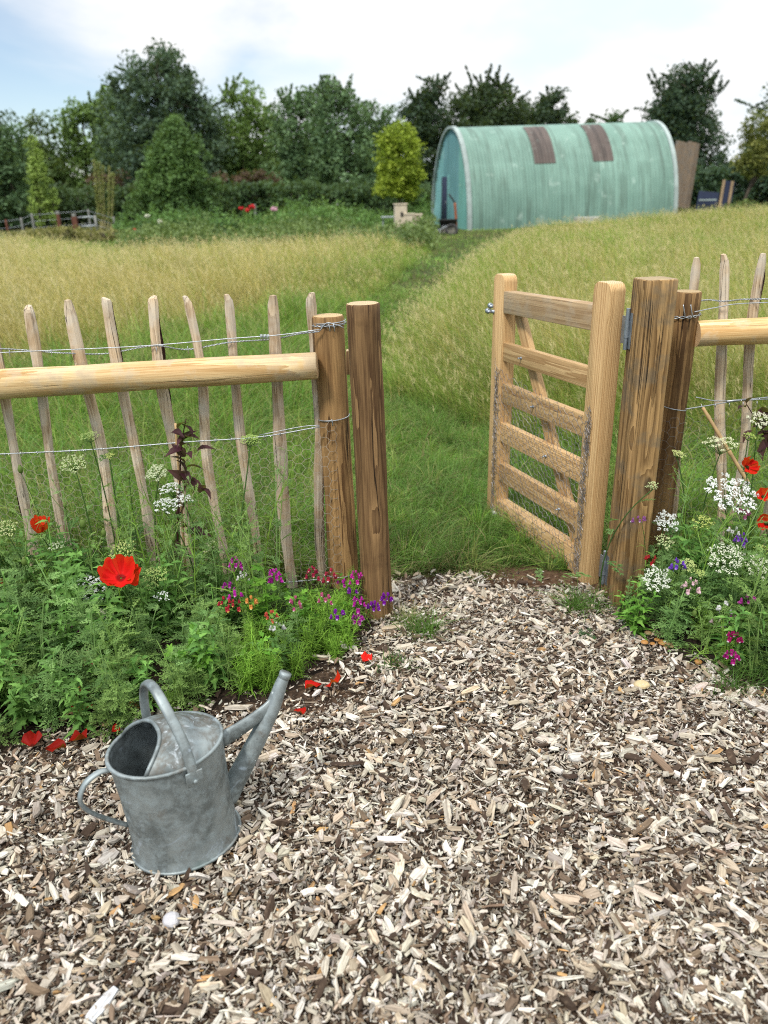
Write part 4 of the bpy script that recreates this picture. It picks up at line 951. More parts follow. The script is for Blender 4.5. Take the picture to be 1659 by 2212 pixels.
def endwall(s, tint):
    V, U, C = [], [], []; nq, nz = 90, 24; F = []
    for k in range(nq+1):
        q = .02+(hutW-.04)*k/nq; zt = hutH*math.sqrt(max(0, 1-((q-hutW/2)/(hutW/2))**2)); pn = 0 if q < 1.55 else (1 if q < 3.55 else 2)
        w = .018*math.sin(2*PI*q/.25)
        for m in range(nz+1):
            z = zt*m/nz; V.append(hpt(s+w-(.03 if pn == 1 else 0), q, z)); U.append((q, z, 5.0)); C.append([(1.08, 1.12, 1.02), (.86, .84, .92), (1.30, 1.22, 1.26)][pn])
    i = np.arange(nq)[:, None]*(nz+1)+np.arange(nz)[None]
    return G().add(V, None, np.stack([i, i+1, i+nz+2, i+nz+1], 2).reshape(-1, 4), C, U).obj('end_wall', MAT['hutend'], hut, True)
endwall(.09, 1); endwall(hutL-.09, 1)
for s0, s1 in ((-.05, .13), (hutL-.13, hutL+.05)):
    V = []; ts = np.linspace(0, PI, 61)
    for t in ts:
        for dr, s in ((-.03, s0), (.06, s0), (.06, s1), (-.03, s1)): q, z = arch(t, dr); V.append(hpt(s, q, z))
    i = np.arange(60)[:, None]*4+np.arange(4)[None]; j = np.arange(60)[:, None]*4+(np.arange(4)[None]+1) % 4
    flatsmooth(G().add(V, None, np.stack([i, j, j+4, i+4], 2).reshape(-1, 4)).obj('edge_flashing', MAT['huttrim'], hut, True), 50)
# ridge flashing
door = hpt(.02, 3.02, 0)
def hbox(name, mat, s, q0, q1, z0, z1, th, parent, bev=.01):
    T = boxT(th, q1-q0, z1-z0, bev); Rm = np.stack([[hl[0], hl[1], slope], [he[0], he[1], 0], [0, 0, 1.]], 1)
    return flatsmooth(G().add(T[0]@Rm.T+hpt(s, (q0+q1)/2, z0), T[1], T[2]).obj(name, MAT[mat], parent, False), 35)
dr_ = hbox('door', 'slate', .03, 2.80, 3.62, .03, 2.10, .05, hut)
hbox('door_frame', 'hutend', .045, 2.72, 2.797, .03, 2.17, .10, hut); hbox('door_frame', 'hutend', .045, 3.623, 3.70, .03, 2.17, .10, hut)
o = hbox('handle', 'steel', -.02, 2.88, 2.93, 1.0, 1.14, .05, hut); ml = o.location.copy(); o.parent = dr_; o.location = (0, 0, 0)

# ---------------------------------------------------------------- odds and ends beside the hut
MAT['cream'] = plain('cream_painted_wood', (.66, .56, .42), .7, var=.3, sc=5)
MAT['rustyred'] = plain('weathered_red_wood', (.33, .10, .04), .8, var=.4, sc=8)
MAT['blackplastic'] = plain('black_plastic', (.022, .021, .020), .55, var=.3, sc=6)
MAT['paleply'] = plain('pale_batten', (.38, .27, .16), .8, var=.3, sc=6)
MAT['galv'] = plain('grey_galvanised_steel', (.42, .46, .48), .5, .4, .5, var=.3, sc=6)
def shift(px, py, dy=0): return Wg(px, py)
def boxthing(name, p, sx, sy, sz, mat, rot, label, cat, lid=None, hole=False, group=None, legs=False):
    t = thing(name, tuple(p), label, cat, group); Rm = np.array(Matrix.Rotation(rot, 3, 'Z'))
    z0 = .12 if legs else .02
    T = boxT(sx, sy, sz-z0, .012); g = G(); g.add(T[0]@Rm.T+np.array(p)+[0, 0, z0], T[1], T[2]); g.obj('box', MAT[mat], t)
    if lid: L = boxT(sx*1.12, sy*1.12, .05, .01); G().add(L[0]@Rm.T+np.array(p)+[0, 0, sz+.002], L[1], L[2]).obj('lid', MAT[lid], t)
    if legs:
        for a in (-1, 1):
            for b in (-1, 1): L = boxT(.05, .05, .14, .004); G().add(L[0]@Rm.T+np.array(p)+Rm@np.array([a*sx*.4, b*sy*.4, -.02]), L[1], L[2]).obj('leg', MAT[mat], t)
    if hole: L = boxT(.10, .02, .16, .01); G().add(L[0]@Rm.T+np.array(p)+Rm@np.array([.02, -sy/2-.006, sz*.62]), L[1], L[2]).obj('opening', MAT['blackplastic'], t)  # dark slab paints the shade inside the opening; no hole is cut
    return t
def atd(px, Y):                          # a spot on the land in the direction of a pixel column
    d = ray(px, 460); x = d[0]*Y/d[1]; return np.array([x, Y, float(gz(x, Y))])
boxthing('nest_box', atd(865, 30.2), .42, .38, 1.06, 'cream', .15, 'tall cream painted box with a dark opening, standing left of the hut', 'box', 'cream', True)
boxthing('crate', atd(883, 30.2), .40, .36, .72, 'cream', .1, 'square cream box just right of the tall box with an opening', 'crate', 'cream', legs=True, group='cream boxes by the hut door')
boxthing('crate', atd(898, 30.3), .44, .36, .70, 'cream', -.1, 'whitish square box, third of the row towards the hut', 'crate', 'cream', legs=True, group='cream boxes by the hut door')
boxthing('crate', atd(920, 30.6), .5, .4, .52, 'cream', .3, 'low cream box with an upright slot, nearest the hut door', 'crate', None, True, group='cream boxes by the hut door')
p = atd(846, 31.0); T = boxT(.8, .5, .05, .01); t_ = thing('tray', tuple(p), 'pale blue-grey tray propped among the greenery left of the cream boxes', 'tray'); G().add(T[0]+p+[0, 0, .62], T[1], T[2]).obj('tray_top', MAT['galv'], t_)
for a in (-.33, .33): L = boxT(.05, .05, .63, .004); G().add(L[0]+p+[a, 0, 0], L[1], L[2]).obj('leg', MAT['galv'], t_)
# wheelbarrow tipped on its nose and a black tub by the door
p = atd(940, 30.4); bw = thing('wheelbarrow', tuple(p), 'dark blue wheelbarrow parked in front of the hut door', 'wheelbarrow')
import bmesh
def barrow():
    bm = bmesh.new(); bx = [(-.28, -.2, .28), (.28, -.2, .28), (.28, .2, .28), (-.28, .2, .28), (-.5, -.34, .60), (.46, -.34, .66), (.46, .34, .66), (-.5, .34, .60)]
    vs = [bm.verts.new(v) for v in bx]
    for f in ((0, 3, 2, 1), (0, 1, 5, 4), (1, 2, 6, 5), (2, 3, 7, 6), (3, 0, 4, 7)): bm.faces.new([vs[k] for k in f])
    bmesh.ops.solidify(bm, geom=bm.faces[:], thickness=.02); return bmT(bm)
T = barrow(); T = (T[0]*.5, T[1], T[2], T[3]); rm = np.array(Matrix.Rotation(.35, 3, 'Z')); G().add(T[0]@rm.T+p, T[1], T[2]).obj('tray', MAT['navy'], bw)
for sgn in (-1, 1):
    G().addT(tubeT(np.array([(-.32, sgn*.03, .10), (-.16, sgn*.09, .13), (.16, sgn*.12, .18), (.44, sgn*.14, .31)])@rm.T+p, .02, 8)).obj('shaft', MAT['galv'], bw, True)
    G().addT(tubeT(np.array([(.13, sgn*.11, .17), (.16, sgn*.12, .0)])@rm.T+p, .018, 8)).obj('leg', MAT['galv'], bw, True)
wa = np.linspace(0, 2*PI, 25); G().addT(tubeT(np.stack([-.32+.10*np.cos(wa), 0*wa, .12+.10*np.sin(wa)], 1)@rm.T+p, .04, 8, False)).obj('wheel', MAT['blackplastic'], bw, True)
p = atd(968, 30.9); tb = thing('tub', tuple(p), 'round black plastic tub on a block in front of the hut end wall', 'tub')
wa = np.linspace(0, 1, 5); G().addT(tubeT([(p[0], p[1], p[2]+z) for z in (.26, .27, .48, .50)], [.24, .28, .36, .37], 20)).obj('bowl', MAT['blackplastic'], tb, True)
L = boxT(.5, .4, .255, .02); G().add(L[0]+p, L[1], L[2]).obj('block', plain('grey_block', (.20, .19, .16), .9, sc=8), tb)
p = atd(985, 31.2); tl = thing('fork', tuple(p), 'garden tool with a reddish wooden shaft leaning upright by the hut end wall', 'garden tool')
G().addT(tubeT(spline([p+[.03, 0, .0], p+[-.0, .05, .6], p+[-.04, .1, 1.05]], 14), .045, 8)).obj('shaft', MAT['rustyred'], tl, True)
G().addT(tubeT(spline([p+[-.04, .1, 1.04], p+[-.12, .12, 1.18], p+[-.27, .15, 1.36]], 10), .032, 8)).obj('crook', MAT['blackplastic'], tl, True)
p = atd(976, 30.0); ty = thing('tyre', tuple(p), 'small black tyre lying half upright in the grass before the hut', 'tyre')
wa = np.linspace(0, 2*PI, 25); G().addT(tubeT(np.stack([p[0]+.20*np.cos(wa), p[1]+.08*np.sin(wa), p[2]+.16+.16*np.sin(wa)], 1), .05, 8, False)).obj('tyre_ring', MAT['blackplastic'], ty, True)
p = atd(1268, 32.3); sl_ = tag(G().addT(boxT(.9, .4, .30, .03)).obj('stone_block', plain('pale_concrete', (.42, .42, .38), .9, sc=6), None, False, Matrix.Translation(p)), 'pale concrete block at the foot of the long side of the hut', 'block')
# things right of the hut
def panelthing(name, c, w, h, th, mat, rot, lean, label, cat, battens=(), boards=0, group=None):
    t = thing(name, tuple(c), label, cat, group); Rm = np.array((Matrix.Rotation(rot, 4, 'Z') @ Matrix.Rotation(lean, 4, 'Y') @ Matrix.Rotation(-.06, 4, 'X')).to_3x3())
    if boards:
        for k in range(boards):
            T = boxT(w/boards*.97, th, h*(1-.01*(k % 3)), .006); V = T[0]+np.array([(k+.5-boards/2)*w/boards, 0, 0]); 
            o = G().add(V, T[1], T[2]).obj('board', MAT[mat], t, False, Matrix.Translation(c) @ Matrix.Rotation(rot, 4, 'Z') @ Matrix.Rotation(lean, 4, 'Y'))
    else: T = boxT(w, th, h, .01); G().add(T[0]@Rm.T+c, T[1], T[2]).obj('panel', MAT[mat], t)
    for x, z0, z1 in battens: T = boxT(.11, .06, z1-z0, .006); G().add((T[0]+[x, -th/2-.032, z0])@Rm.T+c, T[1], T[2]).obj('batten', MAT['paleply'], t)
    return t
c = atd(1462, 38.5)
panelthing('board_panel', c-[0, 0, .05], 1.25, 3.15, .06, 'oldboard', .25, .055, 'tall weathered board panel leaning behind the far end of the hut', 'wooden panel', (), 6)
c = atd(1523, 36.5); panelthing('navy_board', c-[0, 0, .1], .95, 1.05, .05, 'navy', .1, .10, 'dark navy sheet with a pale bar standing in the grass right of the hut', 'panel')
T = boxT(.80, .05, .06, .005); Mx = Matrix.Translation(c+[.0, -.12, .58]) @ Matrix.Rotation(.1, 4, 'Z')
bt = [o for o in bpy.data.objects if o.name.startswith('navy_board')][0]; G().addT(T).obj('bar', MAT['huttrim'], bt, False, Mx)
c = atd(1563, 37.5); panelthing('navy_board', c-[0, 0, .1], .55, 1.45, .06, 'navy', .15, .09, 'narrow upright dark panel with two pale battens, right of the navy sheet', 'panel', ((-.30, .0, 1.47), (.12, .0, 1.45)))
# ---------------------------------------------------------------- trees and hedges behind the field
LEAFQ = (np.array([(-.5, 0, 0), (0, -.28, .06), (.55, 0, 0), (0, .28, .06)]), None, np.array([[0, 1, 2, 3]]), np.ones((4, 3)))
def leafcloud(g, C, Rr, nper, size, c_dark, c_light, r2, upright=0.0, tone=None):
    """leaf-sized faces gathered in clumps: C (K,3) centres, Rr (K,) radii"""
    K = len(C); N = K*nper; idx = np.repeat(np.arange(K), nper)
    d = r2.normal(size=(N, 3)); d /= np.linalg.norm(d, axis=1, keepdims=True); rad_ = r2.random(N)**.45
    P = C[idx]+d*(Rr[idx]*rad_)[:, None]*np.array([1, 1, .85+upright])
    ln = r2.normal(size=(N, 3)); ln[:, 2] = np.abs(ln[:, 2])*.8+.2
    M = axes(ln) @ rotz(r2.uniform(0, 6.28, N)); s = size*r2.uniform(.6, 1.35, N)
    tone = r2.uniform(0, 1, K) if tone is None else tone
    f = np.clip(.55*tone[idx]+.45*r2.random(N), 0, 1)[:, None]; col = (np.array(c_dark)*(1-f)+np.array(c_light)*f)*r2.uniform(.8, 1.2, (N, 1))
    g.inst(LEAFQ, M*s[:, None, None], P, col)
def ell_points(r2, K, ells, shell=.55):
    """clump centres in a union of ellipsoids (x, z, rx, rz, weight), y radius = rx*.8"""
    out = []; w = np.array([e[2]*e[3] for e in ells]); w = w/w.sum()
    for e, k in zip(ells, r2.multinomial(K, w)):
        d = r2.normal(size=(k, 3)); d /= np.linalg.norm(d, axis=1, keepdims=True); q = (shell+(1-shell)*r2.random(k))[:, None]
        q = np.where(r2.random((k, 1)) < .25, r2.random((k, 1))**.5, q)
        out.append(np.stack([e[0]+d[:, 0]*q[:, 0]*e[2], d[:, 1]*q[:, 0]*e[2]*.8, e[1]+d[:, 2]*q[:, 0]*e[3]], 1))
    return np.concatenate(out)
def tree(name, px, Y, ells, K, nper, size, cr, cd, cl, label, seed, group='trees along the back of the field', trunk_r=.16, lean=0.0, wisps=None, cat='tree', trunk_top=None, limbs=14, bx=None):
    """ells in photo pixels: (x, y, rx, ry)"""
    r2 = np.random.default_rng(seed); d = ray(px, 460); x0 = d[0]*Y/d[1]; z0 = float(gz(x0, Y)); base = np.array([x0, Y, z0])
    sc = Y/1700.0*1.03
    E = []
    for (ex, ey, rx, ry) in ells:
        q = W(ex, ey, Y); E.append((q[0]-x0, q[2]-z0, rx*sc, ry*sc))
    t = thing(name, tuple(base), label, cat, group)
    C = ell_points(r2, K, E)
    # the skirts of the trees run down to the hedge: more clumps low inside the outline
    if K > 80 and cat == 'tree' and name not in ('yellow_tree', 'leaning_tree'):
        n_ = K//2; k_ = r2.integers(0, len(C), n_); D_ = C[k_].copy(); D_[:, 2] *= r2.uniform(.25, .95, n_); D_[:, 0] += r2.normal(0, .5, n_); C = np.concatenate([C, D_])
    C = C[C[:, 2] > .15]
    top = max(e[1]+e[3]*.5 for e in E) if trunk_top is None else trunk_top
    cx_ = E[0][0] if bx is None else bx
    tp = spline([(0, 0, -.2), (cx_*.3+lean*.3, 0, top*.35), (cx_*.75+lean, 0, top*.7), (cx_+lean, 0, top)], 14)
    g = G(); g.addT(tubeT(tp+base, np.linspace(trunk_r, trunk_r*.18, 14), 8)); 
    g.obj('trunk', MAT['trunk'], t, True)
    g = G()
    for k in r2.choice(len(C), min(limbs, len(C)), replace=False):
        f = r2.uniform(.25, .8); p0 = tp[int(f*13)]; p1 = C[k]; mid = (p0+p1)/2+np.array([0, 0, -.05*np.linalg.norm(p1-p0)])
        g.addT(tubeT(bez(p0, mid, p1, 6)+base, np.linspace(trunk_r*.38, trunk_r*.06, 6), 5))
    g.obj('limbs', MAT['trunk'], t, True)
    g = G()
    tone = np.clip(.5+.5*snoise(C, .9, seed)+r2.normal(0, .18, len(C)), 0, 1)
    leafcloud(g, C+base, cr*1.08*r2.uniform(.6, 1.25, len(C)), int(nper*1.25), size, cd, cl, r2, 0, tone)
    if wisps:                            # thin upright shoots standing out of the crown
        for (wx, wy0, wy1, n) in wisps:
            for k in range(int(n*1.8)):
                a = W(wx+r2.normal(0, 9), wy0+r2.normal(0, 8), Y); b = W(wx+r2.normal(0, 22), wy1+abs(r2.normal(0, 22)), Y); a[1] += r2.normal(0, .6); b[1] = a[1]+r2.normal(0, .4)
                m = (a+b)/2+np.array([r2.normal(0, .12), 0, 0]); pth = bez(a, m, b, 9); G().addT(tubeT(pth, np.linspace(.035, .008, 9), 4)).obj('shoot', MAT['trunk'], t, True)
                L = np.linalg.norm(b-a); nl = int(L*16); u = r2.random(nl)**.8; P = np.array([[np.interp(v, np.linspace(0, 1, 9), pth[:, q]) for q in range(3)] for v in u])
                leafcloud(g, P, np.full(nl, .19)*(1.15-.75*u), 6, size*.62, cd, cl, r2)
    g.obj('crown', MAT['treeleaf'], t)
    return t
DK, DL = (.030, .062, .040), (.125, .20, .115)          # dark, bluish
MK, ML = (.060, .125, .030), (.24, .37, .095)          # mid green
WK, WL = (.050, .105, .046), (.20, .325, .140)          # willow
YK, YL_ = (.13, .22, .020), (.41, .50, .048)             # yellowing
SK, SL_ = (.09, .17, .03), (.42, .56, .13)               # pale sapling
tree('round_tree', 12, 44, [(8, 390, 58, 100), (-40, 330, 60, 90), (22, 330, 36, 60)], 120, 60, .20, .55, (.034, .078, .036), (.15, .25, .11), 'dense mid green tree cut by the left edge behind the low wire fence', 501)
tree('dark_tree', -5, 60, [(5, 285, 26, 48), (-40, 300, 60, 80)], 40, 45, .26, .6, DK, DL, 'dark treetop showing above the dense tree at the left edge', 502)
tree('field_maple', 95, 62, [(90, 320, 48, 58), (100, 390, 70, 70)], 90, 50, .28, .8, MK, (.12, .16, .05), 'low rounded green tree between the left edge tree and the big dark tree', 503)
tree('willow_tree', 195, 64, [(185, 300, 56, 70), (240, 280, 50, 70), (210, 390, 90, 80)], 150, 50, .28, .8, MK, ML, 'wispy topped green tree just left of the big dark tree', 504, wisps=[(185, 280, 222, 5), (210, 265, 200, 5), (240, 240, 170, 4), (160, 300, 240, 4)])
tree('big_dark_tree', 350, 58, [(345, 225, 98, 95), (310, 300, 95, 90), (395, 300, 95, 90), (345, 380, 130, 80), (350, 165, 60, 48)], 420, 52, .26, .75, DK, DL, 'tallest tree, broad and very dark with a rounded crown, left of centre', 505, trunk_r=.3, wisps=[(350, 170, 112, 6), (300, 190, 135, 5), (400, 190, 138, 5), (265, 230, 165, 4), (435, 240, 190, 4)])
tree('ash_tree', 520, 62, [(520, 270, 62, 70), (560, 330, 66, 80), (470, 330, 60, 80), (520, 400, 100, 60)], 200, 50, .27, .8, MK, ML, 'mid green tree with loose top, right of the big dark tree', 506, wisps=[(497, 230, 165, 4), (540, 230, 200, 4), (580, 270, 225, 4)])
tree('willow_tree', 650, 58, [(650, 285, 58, 75), (640, 380, 70, 80)], 150, 50, .24, .75, WK, WL, 'grey green willow with upright shoots, centre left of the treeline', 507, wisps=[(625, 250, 175, 6), (655, 250, 180, 6), (680, 260, 200, 5)])
tree('willow_tree', 735, 56, [(725, 270, 56, 75), (750, 370, 80, 85)], 160, 50, .24, .75, WK, WL, 'tall grey green willow with the highest feathery shoots, left of the yellow tree', 508, wisps=[(705, 235, 152, 7), (735, 240, 160, 7), (760, 260, 205, 4)])
tree('willow_tree', 815, 58, [(810, 300, 44, 62), (815, 380, 60, 80)], 110, 50, .24, .75, WK, WL, 'lower willow directly behind the small yellow tree', 509, wisps=[(795, 270, 208, 5), (820, 280, 228, 4)])
tree('dark_tree', 905, 60, [(905, 265, 38, 52), (935, 230, 34, 52), (920, 340, 60, 70)], 120, 50, .26, .7, DK, (.06, .10, .045), 'dark tree rising behind the left end of the hut', 510, wisps=[(940, 210, 152, 5), (905, 235, 190, 4)])
tree('ash_tree', 1050, 62, [(1040, 240, 60, 48), (1085, 235, 50, 44), (1000, 260, 50, 40), (1060, 310, 110, 60)], 190, 50, .26, .75, (.018, .04, .018), (.075, .12, .05), 'feathery tree standing tall behind the left half of the hut roof', 511, wisps=[(1045, 215, 138, 6), (1075, 215, 155, 6), (1020, 235, 175, 4), (1100, 225, 180, 4)])
tree('oak_tree', 1180, 64, [(1165, 255, 44, 36), (1195, 240, 30, 40), (1215, 275, 26, 30), (1140, 270, 50, 34)], 110, 48, .26, .6, DK, (.06, .10, .045), 'rounded dark treetop behind the middle of the hut roof', 512, wisps=[(1185, 220, 188, 4)])
tree('small_tree', 1280, 66, [(1278, 268, 14, 14), (1282, 300, 30, 30)], 26, 40, .26, .5, MK, (.07, .12, .06), 'tip of a far bush showing above the hut ridge between the rooflights', 513)
tree('small_tree', 1335, 66, [(1330, 258, 12, 20), (1340, 300, 26, 30)], 26, 40, .26, .5, MK, (.07, .12, .06), 'thin far treetop above the hut ridge right of the second rooflight', 514, wisps=[(1332, 262, 232, 3)])
tree('poplar_tree', 1485, 54, [(1480, 260, 58, 70), (1450, 250, 40, 40), (1490, 340, 72, 80), (1480, 205, 44, 50)], 230, 52, .22, .65, DK, (.06, .105, .055), 'tall dark tree with spiky upright shoots, behind the right end of the hut', 515, wisps=[(1440, 215, 150, 6), (1470, 190, 135, 6), (1505, 185, 128, 7), (1530, 215, 150, 5), (1420, 250, 215, 4)])
tree('dark_tree', 1650, 60, [(1660, 290, 30, 80), (1670, 350, 60, 70)], 70, 50, .26, .6, DK, DL, 'dark tree at the right edge behind the yellowish leaning tree', 516, wisps=[(1650, 240, 205, 3)])
tree('yellow_tree', 862, 34.5, [(860, 345, 46, 60), (858, 302, 32, 32), (862, 388, 51, 42)], 200, 60, .12, .30, YK, YL_, 'small round yellow green tree with a thin trunk, left of the hut', 520, None, .07, trunk_top=2.0)
tree('conical_tree', 376, 40, [(376, 410, 76, 56), (376, 350, 54, 54), (376, 305, 28, 40), (378, 275, 10, 18)], 430, 60, .15, .36, (.036, .085, .025), (.17, .30, .082), 'cone shaped green tree standing in front of the dark treeline', 521, None, .10)
tree('leaning_tree', 1597, 37.5, [(1640, 300, 46, 62), (1690, 290, 60, 80), (1632, 350, 40, 26)], 130, 45, .13, .34, (.06, .09, .018), (.30, .30, .07), 'yellowish small tree with a pale leaning trunk at the right edge', 522, None, .085, .0, trunk_top=3.0, bx=1.0)
tree('slim_sapling', 82, 36, [(75, 330, 15, 30), (80, 380, 18, 40), (84, 440, 18, 40)], 70, 40, .12, .22, SK, SL_, 'tall slim pale green sapling by the left wire fence', 523, None, .05)
tree('slim_sapling', 112, 36, [(114, 415, 9, 22), (110, 455, 10, 26)], 26, 36, .11, .16, SK, SL_, 'shorter slim pale sapling just right of the tall one', 524, None, .03)
for k, (bx_, by, w_) in enumerate([(60, 360, 60), (250, 350, 60), (470, 345, 60), (575, 330, 55), (690, 350, 60), (870, 345, 55)]):
    tree('hazel_bush', bx_, 66, [(bx_, by+25, w_, 62), (bx_+30, by+50, w_, 50)], 70, 46, .30, .8, MK if k % 2 else DK, ML if k % 2 else DL, 'leafy bush filling the treeline ' + ['behind the round tree at the left edge', 'left below the big dark tree', 'right below the big dark tree', 'between the mid green tree and the willows', 'under the feathery willows', 'behind the small yellow tree'][k], 560+k, limbs=5)
# coppiced poles with sparse leaves
d = Wg(228, 505); cpp = thing('coppiced_tree', tuple(d), 'bunch of upright pale leafy rods beside the metal field gate', 'tree')
g, gl, r2 = G(), G(), np.random.default_rng(530); Yc = d[1]
for x0, x1, yt in ((222, 203, 345), (224, 213, 352), (228, 222, 358), (232, 236, 360), (238, 244, 375), (219, 207, 400)):
    a = W(x0, 500, Yc); b = W(x1, yt, Yc); a[2] = gz(a[0], Yc); pth = bez(a, (a+b)/2+[(.06 if x1 > 224 else -.06), 0, 0], b, 10); g.addT(tubeT(pth, np.linspace(.035, .012, 10), 6))
    u = r2.uniform(.2, 1, 70); P = np.array([[np.interp(v, np.linspace(0, 1, 10), pth[:, q]) for q in range(3)] for v in u]); leafcloud(gl, P, np.full(70, .10), 6, .08, (.10, .14, .03), (.36, .38, .12), r2)
g.obj('rods', plain('pale_rods', (.34, .30, .14), .8, sc=5), cpp, True); gl.obj('foliage', MAT['treeleaf'], cpp)

def hedge(name, pts, depth, K, nper, size, cr, cd, cl, label, seed, Y, cat='hedge', group=None):
    """pts: pixel columns with the pixel row of the hedge top"""
    r2 = np.random.default_rng(seed); px = np.array([p[0] for p in pts], float); tops = np.array([p[1] for p in pts], float)
    x = r2.uniform(px[0], px[-1], K); tp = np.interp(x, px, tops); base = W((px[0]+px[-1])/2, 460, Y); base[2] = gz(base[0], Y)
    C = []
    for a, b in zip(x, tp):
        q = W(a, b, Y); zt = q[2]; z0 = float(gz(q[0], Y)); f = 1-(r2.random()**1.6)*.95 if r2.random() < .75 else r2.random(); C.append((q[0], Y+r2.uniform(-.5, .5)*depth, z0+(zt-z0-cr*.6)*f))
    C = np.array(C); t = thing(name, tuple(base), label, cat, group)
    g = G(); tone = np.clip(.5+.5*snoise(C, .8, seed)+r2.normal(0, .2, K), 0, 1); leafcloud(g, C, cr*r2.uniform(.6, 1.3, K), nper, size, cd, cl, r2, 0, tone); g.obj('foliage', MAT['treeleaf'], t)
    g = G()
    for k in range(40):
        a = r2.uniform(px[0], px[-1]); q = W(a, np.interp(a, px, tops), Y); z0 = float(gz(q[0], Y)); g.addT(tubeT([(q[0], Y, z0-.1), (q[0]+r2.normal(0, .2), Y+r2.normal(0, .2), z0+(q[2]-z0)*.7)], [.05, .015], 5))
    g.obj('stems', MAT['trunk'], t, True)
    return t
hedge('hedge', [(-60, 420), (100, 405), (200, 395), (300, 400), (420, 400)], 1.6, 330, 46, .20, .45, (.024, .054, .022), (.095, .16, .058), 'dark green hedge behind the wire fence and metal gate, left', 540, 47)
hedge('hedge', [(400, 405), (520, 395), (640, 388), (760, 395), (930, 395)], 1.6, 420, 46, .20, .45, (.024, .056, .022), (.095, .17, .058), 'dark green hedge running from the conical tree to the hut', 541, 46)
hedge('brown_hedge', [(188, 372), (240, 370), (305, 374)], 1.2, 46, 40, .20, .40, (.05, .028, .02), (.135, .075, .048), 'brownish leaved hedge piece showing left of the conical tree', 542, 49)
hedge('brown_hedge', [(455, 372), (520, 366), (600, 366), (612, 376)], 1.2, 52, 40, .20, .40, (.05, .028, .02), (.14, .078, .05), 'brownish leaved hedge piece showing right of the conical tree', 543, 49)
hedge('hedge', [(1440, 350), (1520, 362), (1600, 345), (1720, 350)], 1.8, 330, 46, .20, .5, (.016, .04, .026), (.07, .13, .065), 'tall dark hedge behind the navy panels at the right edge', 544, 46)
hedge('grass_clump', [(1560, 452), (1600, 428), (1650, 440), (1680, 452)], .8, 60, 40, .14, .25, (.05, .09, .02), (.19, .25, .07), 'bushy rough grass under the leaning tree at the right', 545, 37, 'rough grass')
hedge('weed_clump', [(1452, 458), (1475, 448), (1500, 452), (1515, 462)], .6, 30, 36, .10, .18, (.07, .09, .02), (.24, .26, .08), 'low yellowish weeds at the foot of the leaning board panel', 546, 35.5, 'weeds')

hedge('weed_clump', [(20, 500), (80, 492), (150, 486), (200, 492), (275, 496)], 1.2, 120, 34, .10, .2, (.12, .13, .03), (.42, .38, .14), 'yellowish weeds and dry stalks along the far left wire fence', 547, 30.2, 'weeds')
# vegetable and flower patch beyond the meadow: an uncountable green mass
r2 = np.random.default_rng(550); g = G()
for (x0, x1, ya, yb, K, hh, cd, cl) in [(250, 940, 22.5, 32, 1000, .55, (.05, .095, .028), (.24, .33, .10)), (245, 930, 30.5, 37, 900, .80, (.04, .10, .028), (.19, .36, .085)), (265, 560, 30.6, 32, 220, .55, (.02, .055, .02), (.09, .18, .05)), (500, 930, 33, 39, 420, .95, (.045, .11, .025), (.22, .37, .085))]:
    px = r2.uniform(x0, x1, K); Y = r2.uniform(ya, yb, K); C = []
    for a, y in zip(px, Y):
        q = W(a, 460, y); h = hh*r2.uniform(.15, 1.0)*(.75+.3*math.sin(a*.021)+.25*math.sin(a*.067+y)+.2*math.sin(a*.19+y*2))*(1.35 if r2.random() < .06 else 1); C.append((q[0], y, float(gz(q[0], y))+h))
    C = np.array(C); C = C[~inpoly(C[:, 0], C[:, 1], hutpoly)]; leafcloud(g, C, .22*r2.uniform(.6, 1.4, len(C)), 32, .10, cd, cl, r2, .5)
tag(g.obj('vegetable_patch', MAT['treeleaf']), kind='stuff')
def farflower(px, py, Y, r, col, label, cat='flower', group='far flowers in the green patch'):
    p = W(px, py, Y); z0 = float(gz(p[0], Y)); t = thing('far_flower', (p[0], Y, z0), label, cat, group)
    G().addT(tubeT([(p[0], Y, z0), (p[0]+.03, Y, p[2])], .012, 4)).obj('stem', MAT['attr'], t); t.children[0].data.materials[0] = MAT['farstem']
    r3 = np.random.default_rng(int(px)); g = G(); N = 26; dd = r3.normal(size=(N, 3)); dd /= np.linalg.norm(dd, axis=1, keepdims=True)
    g.inst(LEAFQ, axes(dd+np.array([0, -.6, .8]))*np.full((N, 1, 1), r*1.0), p+dd*r*np.array([.8, .8, .5]), np.array(col)*r3.uniform(.75, 1.15, (N, 1))); g.obj('blossom', MAT['petal'], t)
MAT['farstem'] = plain('green_stalk', (.06, .12, .03), .6)
for px, py, Y, r, c, l in [(521, 449, 31.3, .10, (.62, .015, .03), 'red flower, leftmost of three on the skyline of the green patch'), (534, 453, 31.3, .11, (.62, .015, .03), 'red flower in the middle of three on the skyline of the green patch'), (545, 446, 31.3, .13, (.62, .015, .03), 'red flower, rightmost and highest of three above the green patch'),
        (592, 451, 31.3, .13, (.75, .40, .52), 'single pale pink bloom above the green patch'), (279, 498, 30.2, .07, (.60, .015, .03), 'small red bloom by the coppiced rods, left of a pair'), (290, 496, 30.2, .07, (.60, .015, .03), 'small red bloom by the coppiced rods, right of a pair'),
        (318, 466, 30.4, .10, (.70, .70, .58), 'flat white flower head left of the conical tree foot'), (346, 478, 30.4, .11, (.70, .70, .55), 'flat creamy flower head before the conical tree'), (745, 492, 30.6, .10, (.45, .16, .05), 'rusty brown seed head low in the green patch')]:
    farflower(px, py, Y, r, c, l)
